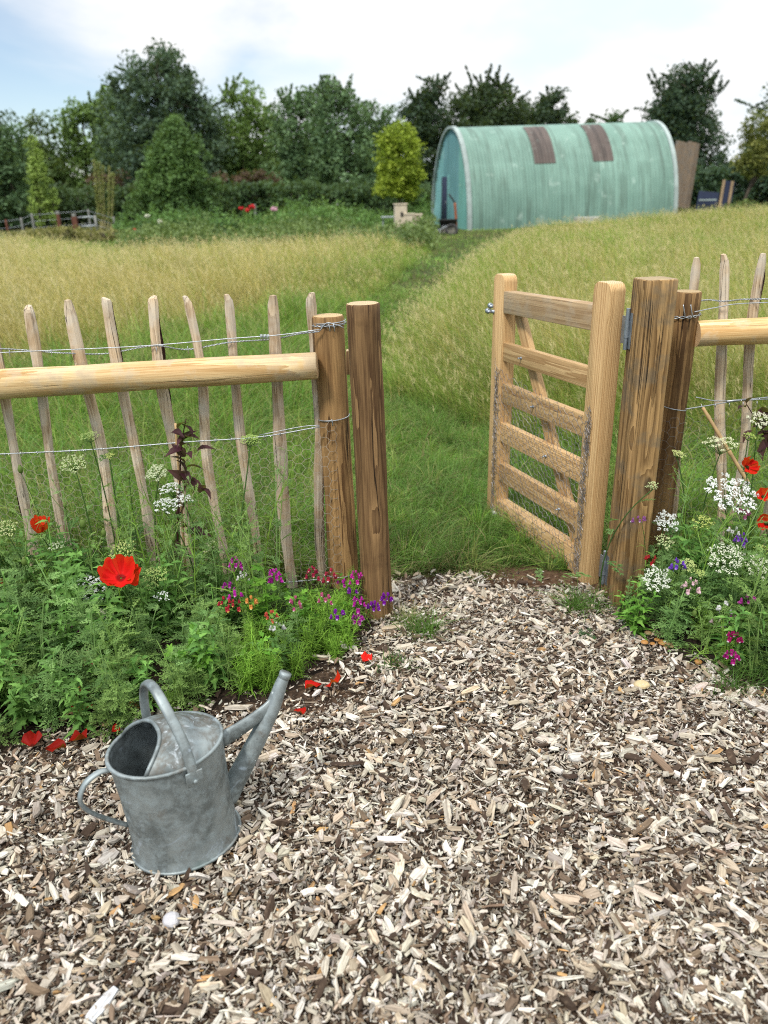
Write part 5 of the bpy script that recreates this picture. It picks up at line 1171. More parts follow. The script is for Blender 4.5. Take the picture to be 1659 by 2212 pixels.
# wire fence, posts and field gate on the left
wf = thing('wire_fence', tuple(Wg(60, 505)), 'low wire fence with reddish and pale wooden posts at the far left', 'fence')
MAT['redpost'] = plain('reddish_post', (.14, .055, .035), .85, sc=5); MAT['palepost'] = plain('pale_grey_post', (.24, .24, .22), .8, sc=5)
FP = [(-40, 478, 32, 'redpost'), (12, 474, 31, 'redpost'), (45, 470, 33, 'palepost'), (68, 461, 34, 'palepost'), (190, 452, 35, 'palepost'), (245, 468, 35, 'palepost')]
tops = []
for px, py, Y, m in FP:
    p = W(px, py, Y); z0 = float(gz(p[0], Y)); flatsmooth(G().addT(poleT(p[2]-z0+.1, .045, .04, 12, 6, .004, int(px)+99)).obj('post', MAT[m], wf, True, Matrix.Translation((p[0], Y, z0-.1)))); tops.append(p)
for k in range(3):
    g = G(); g.addT(tubeT([t_-[0, .03, .06+.25*k] for t_ in tops], .007, 4)); g.obj('fence_wire', MAT['galv'], wf, True)
fg = thing('field_gate', tuple(W(285/1.0*.66, 490, 34.5)*[1, 1, 0]+[0, 0, float(gz(-12.5, 34.5))]), 'grey metal tube field gate between a red topped post and a pale post', 'gate')
pL, pR = W(166, 470, 34.5), W(204, 468, 34.5); hz = float(gz(pL[0], 34.5))
for f in (0, .35, .68): g = G(); g.addT(tubeT([pL-[0, 0, f*1.0], pR-[0, 0, f*1.0]], .026, 8)); g.obj('bar', MAT['galv'], fg, True)
g = G(); g.addT(tubeT([pR+[.02, 0, .05], (pR[0]+.02, 34.5, hz)], .05, 8)); g.obj('end_post', MAT['palepost'], fg, True)
for nm, px, py in (('gate_pier', 160, 468), ('gate_pier', 125, 463)):
    p = W(px, py, 34.4); z0 = float(gz(p[0], 34.4)); t = thing(nm, (p[0], 34.4, z0), 'stout reddish post with pale cap, ' + ('at the end of the metal field gate' if px > 150 else 'further left along the wire fence'), 'post')
    L = boxT(.20 if px > 150 else .12, .14, p[2]-z0, .015); G().addT(L).obj('shaft', MAT['redpost'], t, False, Matrix.Translation((p[0], 34.4, z0))); L = boxT(.13, .15, .12, .015); G().addT(L).obj('cap', MAT['palepost'], t, False, Matrix.Translation((p[0], 34.4, p[2]+.002)))
for px, Y, py in ((912/1.5*.905, 38, 441), (728, 40, 440)):
    p = W(px, py, Y); z0 = float(gz(p[0], Y)); t = flatsmooth(G().addT(poleT(p[2]-z0+.1, .05, .045, 10, 6, .004, int(px))).obj('marker_post', MAT['palepost'], None, True, Matrix.Translation((p[0], Y, z0-.1)))); tag(t, 'short pale post in the green patch ' + ('near the red flowers' if px < 600 else 'left of the yellow tree'), 'post')
# ---------------------------------------------------------------- leaf and plant shapes
def lanceT(wd=.13, n=8, ser=.22, droop=.3, fold=.3):
    V, F = [], []
    for i in range(n+1):
        t = i/n; w = wd*math.sin(PI*min(1, t**.75))*(1+ser*(1 if i % 2 else -1)); w = max(w, .004); z = -droop*t*t+.06*math.sin(PI*t)
        V += [(t-.0, -w, z+fold*w), (t+ser*.12, 0, z), (t, w, z+fold*w)]
    for i in range(n):
        a = 3*i; F += [(a, a+1, a+4, a+3), (a+1, a+2, a+5, a+4)]
    C = np.ones((len(V), 3)); C[1::3] *= 1.25
    return (np.array(V), None, np.array(F), C)
def pinnT(pairs=6, ll=.33, lw=.036, droop=.25, sub=True, ang=.75, seed=0):
    V, F3, F4 = [], [], []; rj = np.random.default_rng(seed)
    def z(t): return -droop*t*t+.08*math.sin(PI*t)
    for i in range(6):
        t = i/5; V += [(t, -.008, z(t)), (t, .008, z(t))]
    for i in range(5): F4.append((2*i, 2*i+1, 2*i+3, 2*i+2))
    def lobe(t, a, L, w):
        x, y, zz = t, 0, z(t); ca_, sa = math.cos(a), math.sin(a); k = len(V)
        V.extend([(x, y, zz), (x+ca_*L*.5+sa*w, y+sa*L*.5-ca_*w, zz+.02), (x+ca_*L, y+sa*L, zz-.05*L), (x+ca_*L*.5-sa*w, y+sa*L*.5+ca_*w, zz+.02)]); F4.append((k, k+1, k+2, k+3))
        if sub:
            for sg in (-1, 1):
                k = len(V); fj = rj.uniform(.3, .55); bx, by = x+ca_*L*fj, y+sa*L*fj; a2 = a+sg*rj.uniform(.45, .9); L2 = L*rj.uniform(.35, .62); c2, s2 = math.cos(a2), math.sin(a2); w2 = w*.75
                V.extend([(bx, by, zz+.01), (bx+c2*L2*.5+s2*w2, by+s2*L2*.5-c2*w2, zz+.02), (bx+c2*L2, by+s2*L2, zz), (bx+c2*L2*.5-s2*w2, by+s2*L2*.5+c2*w2, zz+.02)]); F4.append((k, k+1, k+2, k+3))
    for i in range(pairs):
        t = .28+.62*i/pairs; L = ll*(1-.45*abs(i/pairs-.35))
        for sg in (-1, 1): lobe(t+rj.normal(0, .03), sg*ang*rj.uniform(.7, 1.2), L*rj.uniform(.55, 1.35), lw*rj.uniform(.7, 1.5))
    lobe(.88, 0, ll*.8, lw)
    return (np.array(V), None, np.array(F4), np.ones((len(V), 3)))
def strapT(wd=.028, n=4, droop=.5):
    V, F4, F3 = [], [], []
    for i in range(n+1):
        t = i/n; w = wd*(1-t**2.2)+.001; V += [(t, -w, -droop*t*t+.1*t), (t, w, -droop*t*t+.1*t)]
    for i in range(n): F4.append((2*i, 2*i+1, 2*i+3, 2*i+2))
    return (np.array(V), None, np.array(F4), np.ones((len(V), 3)))
def lobedT():
    V = [(0, 0, 0)]; n = 26; F3 = []
    for i in range(n+1):
        a = -2.4+4.8*i/n; r_ = (.42+.16*math.cos(a))*(1+.32*math.cos(i*PI*2/5.2)); x = .5+r_*math.cos(a)*1.05; y = r_*math.sin(a)*.8; V.append((x, y, .10*abs(y)-.28*x*x+.12*x))
    for i in range(n): F3.append((0, i+1, i+2))
    return (np.array(V), np.array(F3), None, np.ones((len(V), 3)))
PINNS = [pinnT(5+k % 3, .34+.04*(k % 2), .034, .25+.1*k, True, .8, 50+k) for k in range(5)]
LANCE, LANCE2, PINN, FEATH, STRAP, LOBED = lanceT(), lanceT(.18, 8, .3, .35), pinnT(), pinnT(9, .20, .016, .2, True, .9), strapT(), lobedT()
def leafM(d, roll=None):
    d = np.asarray(d, float); x = d/np.linalg.norm(d, axis=1, keepdims=True); y = np.cross(np.array([[0, 0, 1.]]), x); y /= np.maximum(np.linalg.norm(y, axis=1, keepdims=True), 1e-6); z = np.cross(x, y)
    M = np.stack([x, y, z], 2)
    return M if roll is None else M @ rotx(roll)
def leaves_on(g, T, path, u, size, elev, r2, c0, c1, az0=0.0, golden=2.4, jit=.5):
    P = np.stack([np.interp(u, np.linspace(0, 1, len(path)), path[:, q]) for q in range(3)], 1); k = len(u)
    az = az0+np.arange(k)*golden+r2.normal(0, jit, k); el = elev+r2.normal(0, .22, k)
    d = np.stack([np.cos(az)*np.cos(el), np.sin(az)*np.cos(el), np.sin(el)], 1); f = r2.random((k, 1))
    g.inst(T, leafM(d, r2.normal(0, .35, k))*np.broadcast_to(np.asarray(size), (k,))[:, None, None], P, (np.array(c0)*(1-f)+np.array(c1)*f)*r2.uniform(.85, 1.15, (k, 1)))
PC = {'lance': ((.075, .185, .040), (.195, .380, .085)), 'ammi': ((.125, .250, .075), (.285, .460, .155)), 'line': ((.120, .245, .032), (.260, .440, .068)), 'feath': ((.135, .245, .060), (.30, .46, .13)), 'lob': ((.10, .27, .03), (.21, .43, .055)), 'fresh': ((.10, .26, .035), (.22, .43, .075))}
def plantT(kind, seed, h=1.0):
    """a leafy plant about h tall"""
    r2 = np.random.default_rng(seed); g = G(); c0, c1 = PC[kind]
    ns = {'lance': 4, 'ammi': 4, 'line': 9, 'feath': 4, 'lob': 3, 'fresh': 3}[kind]
    for s in range(ns):
        a = r2.uniform(0, 6.28); sp_ = r2.uniform(.05, .30)*h; hh = h*r2.uniform(.62, 1.05)
        path = bez((r2.normal(0, .02), r2.normal(0, .02), -.02), (math.cos(a)*sp_*.3, math.sin(a)*sp_*.3, hh*.6), (math.cos(a)*sp_, math.sin(a)*sp_, hh), 7)
        T = tubeT(path, np.linspace(.0046, .0020, 7), 5, False); g.addT(T, np.array(c1)*1.15)
        if kind == 'lance': leaves_on(g, LANCE if s % 2 else LANCE2, path, np.linspace(.12, 1, 15), np.linspace(.115, .050, 15)*r2.uniform(.8, 1.15), .35, r2, c0, c1, a)
        elif kind == 'fresh': leaves_on(g, LANCE2, path, np.linspace(.08, 1, 15), np.linspace(.15, .06, 15), .45, r2, c0, c1, a)
        elif kind == 'ammi': leaves_on(g, PINNS[(s+seed) % 5], path, np.linspace(.10, 1, 13), np.linspace(.125, .05, 13), .35, r2, c0, c1, a)
        elif kind == 'feath': leaves_on(g, FEATH, path, np.linspace(.10, 1, 12), np.linspace(.16, .07, 12), .45, r2, c0, c1, a)
        elif kind == 'line': leaves_on(g, STRAP, path, np.linspace(.05, 1, 30), np.linspace(.095, .035, 30), .75, r2, c0, c1, a)
        elif kind == 'lob': leaves_on(g, LOBED, path, np.linspace(.15, 1, 12), np.linspace(.085, .045, 12), .3, r2, c0, c1, a)
    return g.T()
PROTO = {k: [plantT(k, 600+i*13+len(k), .42) for i in range(4)] for k in PC}
def fill(g, n, x0, x1, back, choose, seed, hmul=1.0):
    r2 = np.random.default_rng(seed); pts = []
    tries = 0
    while len(pts) < n and tries < n*60:
        tries += 1; x = r2.uniform(x0, x1); f = float(front(np.array(x))); y = r2.uniform(f+(.03 if x > -.7 else -.05), back); ok = True
        if any((x-p[0])**2+(y-p[1])**2 < .0016 for p in pts[-400:]): continue
        if x > -.16 and x < .0 and y > 2.58 and y < 2.86: continue
        pts.append((x, y))
    for (x, y) in pts:
        f = float(front(np.array(x))); t = (y-f)/(back-f); k = choose(x, y, t, r2); T = PROTO[k][r2.integers(0, 4)]
        s = hmul*(.55+.5*min(1, t*1.7))*r2.uniform(.75, 1.2)*{'line': .78, 'lob': .8}.get(k, 1.0)
        if x > -.45 and x < 0: s *= .85
        q_ = np.array([x, y, .2])-CAM; pxl = CX+FPX*(q_@cR)/(q_@cF); prof = np.interp(pxl, [-300, 0, 150, 300, 450, 560, 700, 790, 1300, 1350, 1400, 1480, 1560, 1660], [1125, 1130, 1150, 1185, 1220, 1245, 1270, 1310, 1300, 1270, 1185, 1150, 1130, 1115])
        prof = prof+max(0, 2.62-y)*(230 if 410 < pxl < 900 else (220 if pxl > 900 else 110)); hm_ = W(pxl, prof, y)[2]; s = min(s, max(.3, hm_/.42*r2.uniform(.72, 1.02)))
        M = rotz(np.array([r2.uniform(0, 6.28)]))[0]@np.diag([s*1.05, s*1.05, s]); tilt = np.array(Matrix.Rotation(r2.normal(0, .10)+.14*(1-t), 3, 'X'))
        g.inst(T, (tilt@M)[None], [(x, y, .02)], [np.array([1, 1, 1])*r2.uniform(.75, 1.2)])
def chooseL(x, y, t, r2):
    q = x+.12*r2.normal()
    if q < -.92: return ['lance', 'lance', 'lance', 'ammi', 'feath'][r2.integers(0, 5)]
    if q < -.50: return ['ammi', 'feath', 'ammi', 'lance', 'feath', 'line'][r2.integers(0, 6)]
    if q < -.36: return ['ammi', 'line', 'lob'][r2.integers(0, 3)]
    return 'line' if r2.random() < .8 else 'lob'
def chooseR(x, y, t, r2):
    if x < 1.12 and t > .4: return ['feath', 'ammi', 'feath', 'lance'][r2.integers(0, 4)]
    return ['line', 'ammi', 'lance', 'line', 'feath', 'ammi'][r2.integers(0, 6)]
def tall(g, n, x0, x1, seed):
    # thin single stalks with feathery leaves rising through the bed towards the fence
    r2 = np.random.default_rng(seed)
    for k in range(n):
        x, y = r2.uniform(x0, x1), r2.uniform(2.5, 2.88); h = r2.uniform(.38, .66); c0, c1 = PC[['feath', 'ammi', 'line'][k % 3]]; a = r2.uniform(0, 6.28)
        path = bez((x, y, .02), (x+r2.normal(0, .03), y, h*.6), (x+r2.normal(0, .07), y+r2.normal(0, .03), h), 9); g.addT(tubeT(path, np.linspace(.0032, .0012, 9), 5, False), np.array(c1)*1.1)
        m = 9; leaves_on(g, [FEATH, PINN, STRAP][k % 3], path, np.linspace(.25, .98, m), np.linspace(.12, .035, m), .5, r2, c0, c1, a)
        for q in range(3):
            u = r2.uniform(.5, .9); p0 = np.array([np.interp(u, np.linspace(0, 1, 9), path[:, w]) for w in range(3)]); a = r2.uniform(0, 6.28); p1 = p0+np.array([.06*math.cos(a), .06*math.sin(a), r2.uniform(.05, .12)]); pb = bez(p0, (p0+p1)/2+[0, 0, -.01], p1, 5)
            g.addT(tubeT(pb, np.linspace(.0014, .0009, 5), 4, False), np.array(c1)*1.1); leaves_on(g, FEATH, pb, np.array([.4, .75, .95]), np.array([.05, .035, .02]), .5, r2, c0, c1, a)
def low(g, n, seed):
    # fine grassy plants along the front of the left bed by the gate post
    r2 = np.random.default_rng(seed)
    for k in range(n):
        x = r2.uniform(-.50, -.12); y = float(front(np.array(x)))+r2.uniform(-.02, .28); s = r2.uniform(.28, .46)
        g.inst(PROTO['line'][r2.integers(0, 4)], (rotz(np.array([r2.uniform(0, 6.28)]))[0]*np.array([s*1.5, s*1.5, s]))[None], [(x, y, .02)], [np.array([1.05, 1.1, 1])*r2.uniform(.85, 1.25)])
g = G(); fill(g, 180, -2.0, -.09, 2.93, chooseL, 71); tall(g, 46, -1.75, -.42, 73); low(g, 34, 75); tag(g.obj('bed_foliage', MAT['leaf']), kind='stuff')
g = G(); fill(g, 170, 1.03, 2.75, 3.02, chooseR, 72); tall(g, 22, 1.16, 1.75, 74); tag(g.obj('bed_foliage', MAT['leaf']), kind='stuff')

# ---------------------------------------------------------------- flowers
MAT['stemc'] = MAT['leaf']
STC = np.array((.085, .17, .045))
def stemfor(t, head, r0=.003, r1=.0018, off=None, bow=.04, seed=0, leaf=None, n=6, lsize=.08, lc=None, c=None):
    r2 = np.random.default_rng(seed); h = np.asarray(head, float); b = np.array(t.location); m = (b+h)/2+np.array([r2.normal(0, bow), r2.normal(0, bow*.5), h[2]*.12])
    path = bez(b, m, h, 12); G().addT(tubeT(path, np.linspace(r0, r1, 12), 6), STC if c is None else c).obj('stem', MAT['leaf'], t, True)
    if leaf is not None:
        g = G(); c0, c1 = lc or PC['ammi']; leaves_on(g, leaf, path, np.linspace(.12, .82, n), np.linspace(lsize*1.2, lsize*.6, n), .4, r2, c0, c1, r2.uniform(0, 6)); g.obj('leaves', MAT['leaf'], t)
    return path
def base_for(head, seed, lean=.08):
    r2 = np.random.default_rng(seed); x = head[0]+r2.normal(0, lean*.6); y = head[1]+abs(r2.normal(0, lean*.5)); f = float(front(np.array(x)))
    return (float(x), float(max(y, min(f+.03, 2.9))), .015)
FG = {'umbel': 'umbel flowers of the flower beds', 'toad': 'toadflax sprays of the flower beds', 'poppy': 'poppies of the flower beds', 'bud': 'green poppy buds of the left bed'}
FLOR = []
for k in range(6): a = 2*PI*k/6; FLOR.append((math.cos(a)*(1 if k % 2 else .6), math.sin(a)*(1 if k % 2 else .6), .0))
FLORT = (np.array([(0, 0, .25)]+FLOR), np.array([[0, k+1, (k+1) % 6+1] for k in range(6)]), None, np.ones((7, 3)))
def umbel(px, py, Y, R, n, col, label, seed, tilt=.25, dome=.25, flor=.0030, nf=16, ur=.0085, leaf=True, stemoff=None):
    r2 = np.random.default_rng(seed); hd = W(px, py, Y); b = base_for(hd, seed) if stemoff is None else (hd[0]+stemoff[0], hd[1]+stemoff[1], .015)
    t = thing('umbel_flower', b, label, 'flower', FG['umbel']); nrm = np.array([r2.normal(0, .12), -tilt, 1.0]); nrm /= np.linalg.norm(nrm); Mh = axes(nrm[None])[0]
    neck = hd-nrm*R*.75; stemfor(t, neck, .0034, .0022, seed=seed, leaf=(PINN if seed % 2 else FEATH) if leaf else None, n=5, lsize=.12)
    q = np.sqrt((np.arange(n)+.5)/n); a = np.arange(n)*2.39996+r2.uniform(0, 6); q = np.clip(q+r2.normal(0, .05, n), 0, 1.05)
    U = np.stack([q*np.cos(a)*R, q*np.sin(a)*R, dome*R*(1-q**2)+r2.normal(0, R*.05, n)], 1)@Mh.T+hd
    g = G(); edges(g, np.repeat(neck[None], n, 0), U-nrm*.006, .0008, 3, np.repeat((STC*1.15)[None], n, 0))
    mini = []; g.obj('rays', MAT['leaf'], t)
    nf_ = nf*n; idx = np.repeat(np.arange(n), nf); rr = np.sqrt(r2.random(nf_))*ur; aa = r2.uniform(0, 6.28, nf_); L = np.stack([rr*np.cos(aa), rr*np.sin(aa), .35*(ur-rr)], 1)@Mh.T+U[idx]
    nn = nrm[None]+r2.normal(0, .35, (nf_, 3)); g = G(); g.inst(FLORT, axes(nn)@rotz(r2.uniform(0, 6, nf_))*(flor*r2.uniform(.7, 1.2, (nf_, 1, 1))), L, np.array(col)*r2.uniform(.85, 1.08, (nf_, 1))); g.obj('blossom', MAT['petal'], t)
    return t
WH, CRM, GRN, YEL = (.80, .82, .80), (.72, .74, .55), (.36, .46, .16), (.50, .56, .17)
UMB = [
 (190, 1272, 2.55, .062, 20, WH, 'loose white umbel just left of the big red poppy', dict(flor=.0042, nf=14, ur=.011, dome=.1, tilt=.5)),
 (372, 1056, 2.80, .052, 24, WH, 'flat white umbel in front of the bamboo cane, highest of its group', dict(tilt=.12)),
 (360, 1092, 2.70, .050, 20, WH, 'white umbel directly below the flat one by the bamboo cane', dict(tilt=.2)),
 (398, 1078, 2.75, .034, 12, WH, 'small white umbel at the right of the two by the bamboo cane', dict(tilt=.15)),
 (338, 1022, 2.86, .040, 22, (.58, .64, .42), 'greenish white umbel against the stakes left of the dark leaved shrub', dict(tilt=.6)),
 (193, 943, 2.84, .036, 16, GRN, 'highest green umbel in front of the third and fourth stakes', dict(nf=10)),
 (158, 1002, 2.80, .048, 24, (.56, .63, .34), 'pale green umbel below the highest green one', dict(tilt=.5, nf=10)),
 (235, 985, 2.86, .020, 8, YEL, 'tiny yellow green umbel among the upper left leaves', dict(nf=8)),
 (265, 1192, 2.60, .050, 22, (.55, .60, .22), 'yellow green umbel right above the big red poppy', dict(tilt=.5, nf=10)),
 (333, 1248, 2.50, .045, 26, (.40, .50, .16), 'rounded yellow green umbel to the right of the big red poppy', dict(tilt=.6, dome=.5, nf=9)),
 (221, 1335, 2.38, .038, 14, CRM, 'cream umbel below the big red poppy', dict(tilt=.5, nf=9)),
 (10, 1142, 2.60, .042, 18, (.58, .62, .30), 'pale yellow umbel cut by the left edge of the photo', dict(tilt=.5, nf=10)),
 (458, 1182, 2.72, .036, 14, (.58, .62, .36), 'faint cream umbel right of the bamboo cane', dict(tilt=.3, nf=8)),
 (540, 952, 2.70, .034, 26, (.34, .46, .13), 'green umbel on a long curved bare stalk before the sixth stake', dict(nf=9, dome=.45, tilt=.3, leaf=False, stemoff=(-.16, -.1))),
 (120, 1180, 2.62, .028, 10, (.60, .64, .46), 'small pale umbel below the leftmost poppy', dict(nf=8)),
 (350, 1290, 2.42, .030, 9, WH, 'sparse white umbel among grey green leaves right of the big poppy', dict(nf=8, tilt=.1)),
 (548, 1318, 2.52, .034, 14, (.62, .64, .28), 'creamy umbel beside the yellow toadflax', dict(nf=8, tilt=.5)),
 (1583, 1066, 2.72, .098, 30, (.86, .87, .86), 'largest pure white umbel, in the middle of the right bed', dict(flor=.0046, nf=22, ur=.016, dome=.15, tilt=.55)),
 (1570, 1206, 2.50, .066, 32, (.76, .78, .62), 'wide creamy white umbel below the largest white one', dict(ur=.010, tilt=.75)),
 (1640, 1224, 2.48, .050, 22, (.74, .76, .58), 'cream umbel at the right edge beside the wide creamy one', dict(tilt=.6)),
 (1419, 1251, 2.52, .050, 24, (.78, .80, .70), 'white umbel low at the foot of the hinge post', dict(tilt=.7)),
 (1439, 1126, 2.78, .048, 22, WH, 'white umbel in front of the right fence post base', dict(tilt=.6)),
 (1557, 958, 2.80, .062, 26, (.74, .76, .50), 'flat cream umbel seen from the side, before the leaning bamboo', dict(tilt=.05, dome=.2, ur=.010, leaf=False)),
 (1643, 908, 2.86, .046, 20, (.74, .75, .56), 'cream umbel at the right edge above the red poppy', dict(tilt=.6)),
 (1466, 981, 2.82, .024, 14, (.58, .64, .26), 'small green cream umbel in front of the netted fence post', dict(nf=9, leaf=False)),
 (1409, 1050, 2.72, .022, 10, (.52, .60, .30), 'small green umbel against the hinge post', dict(nf=8)),
 (1434, 1170, 2.66, .036, 15, (.60, .66, .34), 'yellow green umbel between two white ones near the post foot', dict(nf=8, tilt=.5)),
 (1486, 1221, 2.52, .026, 22, (.50, .58, .22), 'rounded green umbel beside the violet toadflax spike', dict(nf=7, dome=.5, tilt=.6)),
 (1512, 1240, 2.50, .018, 16, (.46, .56, .18), 'tiny round green umbel right of the violet spike', dict(nf=6, dome=.5)),
 (1518, 1128, 2.70, .036, 16, (.56, .62, .18), 'yellow umbel left below the largest white one', dict(nf=8, tilt=.5)),
 (1618, 944, 2.85, .022, 18, (.42, .54, .14), 'green umbel bud right of the leaning bamboo', dict(nf=6, dome=.6, leaf=False)),
 (1650, 1190, 2.60, .034, 14, (.60, .66, .20), 'yellow umbel at the right edge under the red poppies', dict(nf=8)),
 (1178, 1280, 2.88, .028, 10, (.70, .73, .66), 'little white umbel in the grass at the foot of the gate', dict(nf=8, leaf=True)),
]
for k, (px, py, Y, R, n, c, lab, kw) in enumerate(UMB): umbel(px, py, Y, R, n, c, lab, 800+k*3, **kw)

SPH8, SPH6 = sphT(8, 5), sphT(6, 4)
def toadflax(px, py, Y, n, cu_, cl_, label, seed, span=.05, size=.0090, hgt=None):
    r2 = np.random.default_rng(seed); hd = W(px, py-span*330, Y); b = base_for(hd, seed, .06); t = thing('toadflax_spray', b, label, 'flower', FG['toad'])
    path = stemfor(t, hd, .0020, .0010, seed=seed, bow=.025, leaf=STRAP, n=22, lsize=.055, lc=PC['line'])
    g = G(); k = np.arange(n); u = k/max(n-1, 1); P = hd-np.array([0, 0, 1.])*(u*span)[:, None]; az = k*2.4+r2.uniform(0, 6); r_ = size*(.9+1.1*u)
    P = P+np.stack([np.cos(az)*r_*1.3, np.sin(az)*r_*1.3, r2.normal(0, .003, n)], 1); out = np.stack([np.cos(az), np.sin(az), 0*az-.2], 1); Mx_ = leafM(out)
    s = size*r2.uniform(.75, 1.15, n)*(.65+.45*u)
    cU, cL = np.array(cu_), np.array(cl_)
    # two upright lobes, a two-part lip with its pale palate, a thin spur behind
    for sg in (-1, 1): g.inst(SPH6, Mx_*(s[:, None]*np.array([.45, .42, .85]))[:, None, :], P+Mx_[:, :, 2]*(s*.75)[:, None]+Mx_[:, :, 1]*(sg*s*.35)[:, None], cU*r2.uniform(.8, 1.15, (n, 1)))
    g.inst(SPH8, Mx_*(s[:, None]*np.array([.85, .8, .6]))[:, None, :], P+Mx_[:, :, 0]*(s*.35)[:, None], cU*.9*r2.uniform(.8, 1.15, (n, 1)))
    g.inst(SPH6, Mx_*(s[:, None]*np.array([.5, .5, .45]))[:, None, :], P+Mx_[:, :, 0]*(s*.85)[:, None]-Mx_[:, :, 2]*(s*.1)[:, None], cL*r2.uniform(.85, 1.1, (n, 1)))
    edges(g, P, P-out*(s*.9)[:, None]-np.array([0, 0, 1.])*(s*1.5)[:, None], .0007, 3, np.repeat(cU[None]*.8, n, 0))
    g.obj('blossom', MAT['petal'], t); return t
MG, PU, VI, WHT, PK, PPK, CRI, YLW, RED, PCH = (.52, .025, .40), (.22, .012, .36), (.20, .06, .50), (.82, .80, .80), (.70, .34, .52), (.80, .52, .58), (.36, .010, .12), (.85, .58, .14), (.45, .03, .05), (.78, .38, .22)
TF = [
 (508, 1222, 2.62, 13, MG, (.80, .55, .80), 'full magenta toadflax spray in front of the fifth stake', .045), (492, 1270, 2.58, 7, (.40, .03, .34), (.75, .5, .75), 'dark magenta toadflax just below the full magenta spray', .03),
 (525, 1250, 2.60, 6, WHT, (.80, .8, .78), 'white toadflax close to the right of the full magenta spray', .035), (510, 1287, 2.56, 4, MG, (.8, .5, .6), 'pink and cream toadflax below the magenta spray', .02),
 (592, 1248, 2.62, 13, (.58, .03, .44), (.72, .25, .60), 'dense magenta toadflax above the bright lobed leaves', .05), (484, 1306, 2.54, 5, RED, YLW, 'red and yellow toadflax, leftmost of the yellow ones', .03),
 (506, 1308, 2.54, 5, RED, YLW, 'red and yellow toadflax, second of the yellow ones', .03), (541, 1304, 2.54, 6, (.75, .30, .08), (.85, .70, .28), 'mostly yellow toadflax beside the creamy umbel', .03),
 (585, 1331, 2.50, 6, (.55, .08, .06), YLW, 'orange red and yellow toadflax under the lobed leaves', .025), (598, 1356, 2.47, 5, WHT, WHT, 'white toadflax lowest of the cluster near the can spout', .028),
 (636, 1308, 2.55, 6, (.55, .10, .25), (.82, .74, .76), 'pale pink and white toadflax above the big lobed leaf', .045), (674, 1240, 2.66, 9, (.40, .02, .07), (.85, .60, .45), 'dark red and cream toadflax left of the netted post', .045),
 (712, 1247, 2.68, 8, (.45, .03, .07), WHT, 'white and red toadflax before the netted post', .045), (738, 1262, 2.70, 4, MG, PK, 'small pink toadflax at the right side of the netted post', .02),
 (769, 1250, 2.66, 9, (.55, .03, .32), (.78, .5, .66), 'magenta toadflax between the two left posts', .045), (702, 1294, 2.60, 7, (.52, .10, .22), (.85, .74, .66), 'pink and white toadflax below the red and white one', .03),
 (760, 1282, 2.62, 3, PU, (.80, .7, .8), 'deep purple toadflax against the gap between the left posts', .03), (774, 1306, 2.56, 9, (.50, .02, .36), (.72, .35, .6), 'magenta toadflax at the foot of the single gate post', .04),
 (808, 1312, 2.58, 9, PU, (.80, .72, .84), 'deep purple toadflax leaning over the single gate post', .02), (834, 1296, 2.62, 8, PU, (.80, .72, .84), 'rightmost deep purple toadflax, by the corner of the single gate post', .02),
 (772, 1341, 2.52, 9, (.42, .02, .34), (.74, .5, .72), 'low purple magenta toadflax lying at the gate post foot', .022), (730, 1328, 2.55, 6, PU, WHT, 'purple and white toadflax left of the gate post foot', .02),
 (151, 1361, 2.34, 9, (.48, .02, .40), (.80, .6, .8), 'magenta toadflax among dark serrated leaves left of the can', .03), (22, 1437, 2.20, 10, (.50, .20, .40), (.82, .70, .78), 'pale purple toadflax near the left edge of the photo', .03),
 (199, 1432, 2.25, 4, (.60, .22, .16), (.82, .50, .36), 'peach toadflax right of the dark leaves above the can', .022), (178, 1413, 2.28, 4, PCH, (.80, .52, .40), 'peach toadflax slightly left of the other peach one', .02),
 (196, 1370, 2.34, 3, (.35, .2, .36), (.7, .6, .7), 'faded lilac toadflax beside the magenta one over the dark leaves', .025),
 (1609, 1110, 2.68, 7, (.42, .12, .24), (.82, .70, .74), 'pink and white toadflax under the largest white umbel', .03), (1602, 1168, 2.60, 9, VI, (.62, .32, .75), 'violet toadflax above the wide creamy umbel', .035),
 (1586, 1150, 2.62, 4, WHT, WHT, 'white toadflax left of the violet one in the right bed', .025), (1383, 1124, 2.70, 4, (.30, .10, .30), WHT, 'purple and white toadflax against the hinge post', .015),
 (1468, 1222, 2.50, 6, (.18, .06, .52), (.55, .4, .75), 'slim violet spike beside the rounded green umbel', .035), (1497, 1264, 2.46, 5, PPK, (.85, .66, .72), 'pale pink toadflax with three open flowers in the right bed', .03),
 (1484, 1272, 2.46, 3, PPK, (.85, .66, .72), 'single pale pink toadflax flower left of the three flowered one', .012), (1620, 1298, 2.40, 5, (.50, .06, .36), PK, 'magenta toadflax at the right side of the right bed', .025),
 (1566, 1316, 2.38, 5, WHT, WHT, 'white toadflax low in the right bed', .03), (1550, 1346, 2.36, 3, (.82, .60, .62), (.85, .70, .70), 'pale pink round toadflax lowest in the right bed', .012),
 (1588, 1342, 2.36, 5, (.40, .06, .30), WHT, 'purple and white toadflax right of the pale pink round one', .018), (1586, 1378, 2.26, 7, CRI, (.80, .70, .74), 'upper crimson toadflax spray at the edge of the right bed', .028),
 (1582, 1418, 2.20, 9, (.40, .012, .20), (.82, .72, .78), 'lower crimson toadflax spray at the edge of the right bed', .03), (1321, 1300, 2.82, 3, (.30, .10, .28), WHT, 'tiny purple and white toadflax between gate and hinge post', .012),
 (1406, 1212, 2.60, 5, (.40, .02, .03), (.55, .06, .04), 'faded dark red toadflax above the low white umbel', .03)]
for k, (px, py, Y, n, a, b, lab, span) in enumerate(TF): toadflax(px, py, Y-(.13 if 470 < px < 760 and py > 1275 else 0), n, a, b, lab, 1000+k*7, span)

